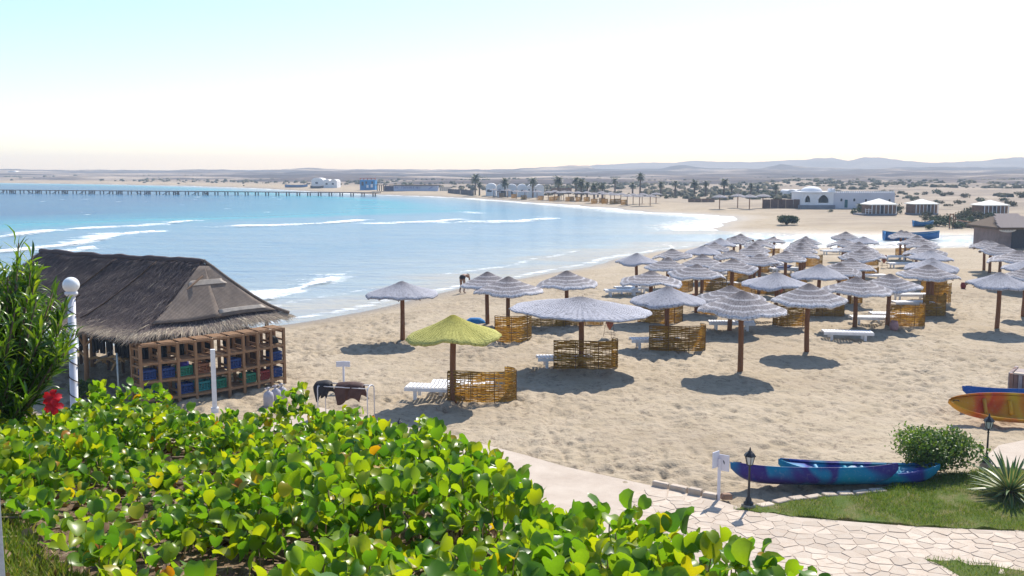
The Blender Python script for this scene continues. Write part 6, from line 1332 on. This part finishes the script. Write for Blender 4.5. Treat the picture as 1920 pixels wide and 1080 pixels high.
for (px, by, s, lb) in [(765, 357, 1.5, 'bushy palm behind the painted building'), (745, 357, .9, 'small bushy palm behind the painted building'), (1612, 398, .9, 'low palm beside the first white roofed pavilion')]:
    c = ground(px, by); root = thing('palm_tree', lb, 'palm', c, 1.0); mb = MB(); mb.tube([(0, 0, -.2), (0, 0, .9)], [.3, .22], 8); mb.build('trunk', TRUNK, root); cr = obj('crown', PALM[2], root, loc=(0, 0, .9)); k = c.y / FPX * 13 * s / 2; cr.scale = (k, k, k)
# ---- far umbrellas and screens
mb = MB(); mb.lathe([(0.01, 0), (.4, -.14), (.8, -.29), (1.2, -.44), (1.3, -.52), (1.2, -.5), (0.02, -.1)][::-1], 16); FC = mb.mesh('canopy', CAN_BAND, True); mb = MB(); mb.tube([(0, 0, -.2), (0, 0, 2.3)], 0.08, 6); FP = mb.mesh('pole', POLE)
for i, (px, by) in enumerate([(926, 374), (937, 372), (952, 375), (968, 375), (984, 374), (1007, 379), (1028, 378), (1040, 374), (1052, 380), (1057, 375), (1066, 376), (1083, 377), (1100, 377), (1113, 380), (1128, 377), (1134, 380), (1145, 379), (1152, 382), (1164, 381), (1176, 385), (1187, 383), (1199, 386), (1204, 382), (1219, 386), (1230, 381), (1349, 392), (1383, 389), (1405, 392), (1430, 390)]):
    c = ground(px, by); sc = 1.0 if px < 1300 else 1.15; root = thing('beach_umbrella', ('thatched umbrella in the loose row in front of the reed fence' if px > 1300 else 'small distant thatched umbrella on the far beach before the palms'), 'umbrella', c, random.uniform(0, 6), 'umbrellas on the far beach', (sc, sc, sc)); obj('canopy', FC, root, loc=(0, 0, 2.3)); obj('pole', FP, root)
FSC = SCR['a2']
for (px, by) in [(940, 373), (963, 374), (981, 375), (1013, 376), (1034, 377), (1043, 376), (1065, 378), (1070, 377), (1084, 381), (1099, 378), (1113, 382), (1128, 380), (1133, 382), (1148, 383), (1156, 382), (1169, 384)]:
    c = ground(px, by); root = thing('wind_screen', 'small brown screen under the distant umbrellas on the far beach', 'wind screen', c, 0, 'screens on the far beach', (1.1, 1, 1.15)); obj('woven_panel', FSC[0], root); obj('top_binding', FSC[2], root)
# ---- desert scrub
SCRUBL = leafmat('scrub_leaf', [(0.0, (0.045, 0.05, 0.03)), (0.5, (0.10, 0.10, 0.055)), (1.0, (0.20, 0.165, 0.10))], .15, .8, .1)
def scrub_mesh(seed, n=240):
    rnd = random.Random(seed); lob = [(rnd.uniform(-.6, .6), rnd.uniform(-.4, .4), rnd.uniform(.15, .45), rnd.uniform(.3, .55)) for _ in range(6)]; P, M_, T = [], [], []
    for k in range(n):
        l = rnd.choice(lob); v = Vector((rnd.gauss(0, 1), rnd.gauss(0, 1), rnd.gauss(0, .8))).normalized() * l[3] * rnd.random() ** .3; p = Vector(l[:3]) + v
        if p.z < 0: p.z = abs(p.z) * .3
        P.append(tuple(p)); T.append(min(1, max(0, rnd.gauss(.45, .25)))); M_.append(rotmats(np.array([rnd.uniform(0, 6.28)]), np.array([rnd.gauss(.5, .6)]), np.array([rnd.gauss(0, .6)]))[0] * rnd.uniform(.14, .28))
    return scatter_mesh('crown', BLOB_T[0][0], BLOB_T[0][1], np.array(P), np.array(M_), SCRUBL, np.array(T))
SCB = [scrub_mesh(k) for k in range(5)]; GRB = []
for me in SCB[:3]:
    g2 = me.copy(); g2.materials.clear(); g2.materials.append(leafmat('green_scrub_leaf', [(0.0, (0.025, 0.05, 0.02)), (0.5, (0.05, 0.085, 0.03)), (1.0, (0.11, 0.14, 0.05))], .15, .7, .2)); GRB.append(g2)
mb = MB()
for k in range(5): a = k * 1.26; mb.tube([(0, 0, -.1), (.25 * math.cos(a), .25 * math.sin(a), .35)], [.03, .01], 4)
SBR = mb.mesh('branches', BARK)
def scrub(px, by, wpx, label, green=False, hs=1.0, group=None, name='desert_shrub'):
    c = ground(px, by); s = wpx * c.y / FPX / 2.0; root = thing(name, label, 'shrub', c, random.uniform(0, 6.28), group, (s, s, s * hs)); arr = GRB if green else SCB; obj('crown', arr[random.randrange(len(arr))], root); obj('branches', SBR, root)
bush(1474, 434.5, 2.9, 1.15, 'rounded dark green bush at the edge of the inlet opposite the umbrellas', 2600, 'inlet_bush', .22, GRB[0].materials[0], 9); scrub(1606, 401, 24, 'dark bush left of the first white roofed pavilion', True, 1.2); scrub(1682, 402, 22, 'tall green bush right of the first white roofed pavilion', True, 2.2); scrub(1845, 400, 30, 'green tree behind the third pavilion', True, 1.8); scrub(1815, 402, 24, 'low green bush left of the third pavilion', True, .8); scrub(1557, 398, 12, 'small bush before the plinth of the domed building', True, 1)
for i in range(110):
    px, by, w = [(random.uniform(1735, 1900), random.uniform(402, 430), random.uniform(20, 42)), (random.uniform(1210, 1480), random.uniform(361, 371), random.uniform(9, 20)), (random.uniform(1020, 1240), random.uniform(359, 367), random.uniform(8, 18)), (random.uniform(1680, 1920), random.uniform(362, 392), random.uniform(12, 26))][(0, 1, 2, 3, 0)[i % 5] if i > 40 else i % 4]
    if 1520 < px < 1735 and by > 380: continue
    i_ = 0 if (px > 1730 and by > 401) else 3 if px > 1600 else 1 if px > 1240 else 2; scrub(px, by, w, ['dry grey brown shrub on the dunes across the inlet', 'grey green shrub among the palms of the far shore', 'low shrub behind the far beach umbrellas', 'dry shrub on the plain behind the pavilions'][i_], i_ == 1 or random.random() < .25, random.uniform(.6, 1.0), 'dry shrubs of the far shore')
for i in range(26): scrub(random.uniform(150, 720), random.uniform(340, 351), random.uniform(5, 11), 'tiny dark shrub dotted along the low far coast', i % 3 == 0, .8, 'shrubs dotted along the far coast')
def scrub_mass():
    n = 9000; px = RNG.uniform(-300, 2300, n); py = 327 + 40 * RNG.random(n) ** 1.6; P = []; 
    d = np.stack([(px - 960) / FPX, np.ones(n)], 1); z0 = 1.2; t = (EYE - z0) * FPX / (py - 320); X = d[:, 0] * t; Y = t; a, b = shore(X, Y); k = (b > 35) & (fbm(X / 60, Y / 60, 3, 77) > .46); X, Y = X[k], Y[k]; n = len(X); Z = zfun(X, Y)
    base = [(-.5, -.3, 0), (.5, -.3, 0), (.45, .3, 0), (-.45, .3, 0), (-.35, -.15, .32), (.3, -.2, .38), (.35, .2, .30), (-.25, .15, .42)]; TF = [(0, 1, 5, 4), (1, 2, 6, 5), (2, 3, 7, 6), (3, 0, 4, 7), (4, 5, 6, 7)]
    s = RNG.uniform(.5, 2.2, n) * (1 + Y / 1200); M = rotmats(RNG.uniform(0, 6.28, n), RNG.normal(0, .1, n), RNG.normal(0, .1, n)) * s[:, None, None]
    me = scatter_mesh('desert_scrub', base, TF, np.stack([X, Y, Z], 1), M, SCRUBL, RNG.random(n)); tag(obj('desert_scrub', me), 'far scattered dry scrub on the desert plain', 'scrub', kind='stuff')
scrub_mass()
# ---- jetty
def jetty():
    a = on_plane(-30, 366.3, SEA); b = on_plane(700, 369.3, SEA); DZ = 1.05; tim = simple('jetty_timber', (0.075, 0.06, 0.055), .9, .3)
    a = on_plane(-30, 362, SEA); b = on_plane(712, 368.5, SEA); d = b - a; L = math.hypot(d.x, d.y); root = thing('jetty', 'long dark timber jetty on piles reaching out from the far shore', 'jetty', (a.x, a.y, SEA), math.atan2(d.y, d.x))
    for j in range(24): mb = MB(); mb.box(((j + .5) * L / 24, 0, DZ), (L / 24 - .05, 1.8, .22)); mb.build('deck_span', tim, root)
    mb = MB(); mb.box((0, 0, 0), (.16, .16, 1.0)); pl = mb.mesh('pile', tim); mb = MB(); mb.bar((-1.2, -.7, -.1), (.6, -.7, .85), .14); br = mb.mesh('brace', tim); mb = MB(); mb.box((0, 0, 0), (2.2, 2.0, .8)); cb = mb.mesh('pile_cluster', tim)
    n = 41
    for j in range(n):
        u = (j + .5) / n
        for y in (-.75, .75): o = obj('pile', pl, root, loc=(u * L, y, .2)); o.scale = (1.6, 1.4, 1.9)
        if j % 3 != 1 and u < .62:
            o = obj('brace', br, root, loc=(u * L, 0, 0)); o.scale.x = random.choice((-1, 1)) * 1.2
        if u < .60 and j % 3 == 0:
            for q in (-.7, 0, .7): obj('pile', pl, root, loc=(u * L + q, -.8, .2)).scale = (1.6, 1.6, 2.0)
jetty()
# ---- boats
def boat(px, by, L, rz, label, mat, trim, H=.75, W=1.5):
    c = ground(px, by); c.z = max(c.z, SEA - .12); root = thing('rowing_boat', label, 'boat', c, rz); NX = 17; mb = MB(); n = 9
    for i in range(NX):
        t = -1 + 2 * i / (NX - 1); w = W / 2 * (1 - abs(t) ** 2.4 * (.96 if t > 0 else .45)); g = H + .25 * t * t; k = .05 + .3 * max(0, t) ** 3; ring = [(1.0, g), (.95, g * .6 + k * .4), (.7, k + .12), (.3, k)]
        P = [(t * L / 2, -a * w, z) for a, z in ring] + [(t * L / 2, 0, k - .02)] + [(t * L / 2, a * w, z) for a, z in ring[::-1]]; mb.v += P
    for i in range(NX - 1):
        for j in range(n - 1): mb.f.append((i * n + j, i * n + j + 1, (i + 1) * n + j + 1, (i + 1) * n + j))
    mb.f.append(tuple(range(n)))
    o = mb.build('hull', mat, root, True); s = o.modifiers.new('thick', 'SOLIDIFY'); s.thickness = .05
    for s in (-1, 1):
        rb = MB(); rb.tube([(t * L / 2, s * W / 2 * (1 - abs(t) ** 2.4 * (.96 if t > 0 else .45)), H + .25 * t * t + .02) for t in np.linspace(-1, 1, 18)], .045, 6); rb.build('gunwale', trim, root, True)
    for x in (-.25, .2): tb = MB(); tb.box((x * L, 0, H * .72), (.22, W * .88, .05)); tb.build('thwart', trim, root)
BB = simple('boat_blue', (0.012, 0.13, 0.34), .5, .2, 2); BT = simple('boat_trim', (0.03, 0.16, 0.26), .6)
boat(1709, 453.5, 6.0, 0.06, 'blue rowing boat moored in the inlet behind the umbrellas', BB, BT, .8, 1.7); boat(1731, 425, 2.6, .1, 'small blue dinghy pulled up among the shrubs across the inlet', BB, BT, .5, 1.1); boat(1822, 438, 3.2, -.7, 'white and orange dinghy beached across the inlet', simple('boat_white', (0.62, .5, .42), .6), simple('boat_orange', (0.5, .2, .1)), .5, 1.0)
boat(556, 360.0, 9, .1, 'blue boat drawn up on the far left beach', simple('boat_bluegrey', (0.10, 0.2, 0.42), .6), DARKOP, 1.0, 2.4); boat(595, 360.3, 5, 0, 'smaller dark boat beside the blue one on the far left beach', DARKOP, WALLW, .9, 2)
# ---- swing frame of brown posts
c = ground(1785, 428.5); root = thing('post_frame', 'reddish brown timber frame of posts among the dune shrubs', 'frame', c); k = c.y / FPX
for x in (-5, 1.5, 5): mb = MB(); mb.tube([(x * k, 0, 0), (x * k, 0, (27 if x < 5 else 22) * k)], .07, 6); mb.build('post', POLE, root)
mb = MB(); mb.tube([(-5.5 * k, 0, 26 * k), (2 * k, 0, 26 * k)], .06, 6); mb.build('crossbar', POLE, root)
# ---- surf hut at the edge
c = ground(1872, 467.5); k = c.y / FPX; root = thing('surf_hut', 'brown plastered surf hut with a thatched roof and a white board sign', 'hut', c, 0.05); SW = simple('mauve_plaster', (0.27, 0.205, 0.19), .9, .2, 1.5, .4, 14)
w = 66 * k; h = 44 * k
mb = MB(); mb.box((w / 2, 2.2, h / 2 - .2), (w, 4.2, h + .4)); mb.build('wall', SW, root)
V = [(-.5, -.6, h - .1), (w + .6, -.6, h - .1), (w + .6, 4.9, h - .1), (-.5, 4.9, h - .1), (1.2, 2.2, h + .95), (w - 1.2, 2.2, h + .95)]; V2 = [(x, y, z - .2) for x, y, z in V]; mb = MB(); mb.add(V + V2, [(0, 1, 5, 4), (1, 2, 5), (2, 3, 4, 5), (3, 0, 4), (0, 6, 7, 1), (1, 7, 8, 2), (2, 8, 9, 3), (3, 9, 6, 0), (9, 8, 7, 6)]); mb.build('roof', UNDER, root)
rfm = simple('hut_thatch', (0.24, 0.20, 0.19), .9, .35, 6, .8, 30)
for j in range(22):
    x0 = -.45 + j * (w + 1) / 22
    for q in range(5):
        t = q / 5; mb = MB(); mb.box((0, 0, 0), ((w + 1) / 22 * .97, .75, .05)); xs = x0 + .15; lim = 1.2 * t
        if xs < lim - .5 or xs > w + .6 - lim: continue
        mb.build('thatch_bundle', rfm, root, loc=(xs, -.45 + 2.75 * t, h + 0.02 + 1.05 * t), rot=(.37, random.uniform(-.03, .03), random.uniform(-.05, .05)))
mb = MB(); n = 20; V = [(.78 * math.cos(a) * 1.0, -.04, .22 * math.sin(a)) for a in np.linspace(0, 2 * math.pi, n, endpoint=False)]; V2 = [(x, .04, z) for x, y, z in V]; mb.add(V + V2, [tuple(range(n)), tuple(range(2 * n - 1, n - 1, -1))] + [(i, i + n, (i + 1) % n + n, (i + 1) % n) for i in range(n)]); o = mb.build('board_sign', WALLW, root, loc=(.72, -.02, h - .35)); 
for j in range(7): mb = MB(); mb.box(((-.45 + j * .15), -.048, 0.0), (.06, .012, .13 if j % 2 else .17)); mb.build('lettering', simple('grey_print', (.35, .35, .45)), o)
mb = MB(); mb.box((w * .62, .08, .95), (1.5, .12, 1.7)); mb.build('doorway', DARKOP, root)
q = ground(1893, 466); mb = MB(); n = 14
for i in range(n): t = i / (n - 1); ww = .27 * math.sin(math.pi * (0.06 + .9 * t)) ** .7; mb.v += [(-ww, -.03, t * 2.0), (ww, -.03, t * 2.0), (ww, .03, t * 2.0), (-ww, .03, t * 2.0)]
for i in range(n - 1):
    for j in range(4): mb.f.append((i * 4 + j, i * 4 + (j + 1) % 4, (i + 1) * 4 + (j + 1) % 4, (i + 1) * 4 + j))
mb.f += [(3, 2, 1, 0), (n * 4 - 4, n * 4 - 3, n * 4 - 2, n * 4 - 1)]
o = mb.build('surfboard', simple('turquoise_board', (0.05, 0.42, 0.48), .4, .1), None, True, loc=q + Vector((0, -.35, -.05)), rot=(-.12, .35, 0)); tag(o, 'turquoise surfboard leaning against the surf hut', 'surfboard')
build_sand()
# ---- air
def build_haze():
    mb = MB(); mb.box((0, 1000, 18), (9000, 2900, 50)); o = mb.build('haze', None)
    m = bpy.data.materials.new('haze_air'); m.use_nodes = True; t = m.node_tree; t.nodes.clear(); out = t.nodes.new('ShaderNodeOutputMaterial')
    v = t.nodes.new('ShaderNodeVolumePrincipled'); v.inputs['Color'].default_value = (0.60, 0.77, 1.0, 1); v.inputs['Absorption Color'].default_value = (1, 1, 1, 1); v.inputs['Density'].default_value = 0.00062; v.inputs['Anisotropy'].default_value = 0.0
    t.links.new(v.outputs[0], out.inputs['Volume']); o.data.materials.append(m); tag(o, kind='stuff')
build_haze()
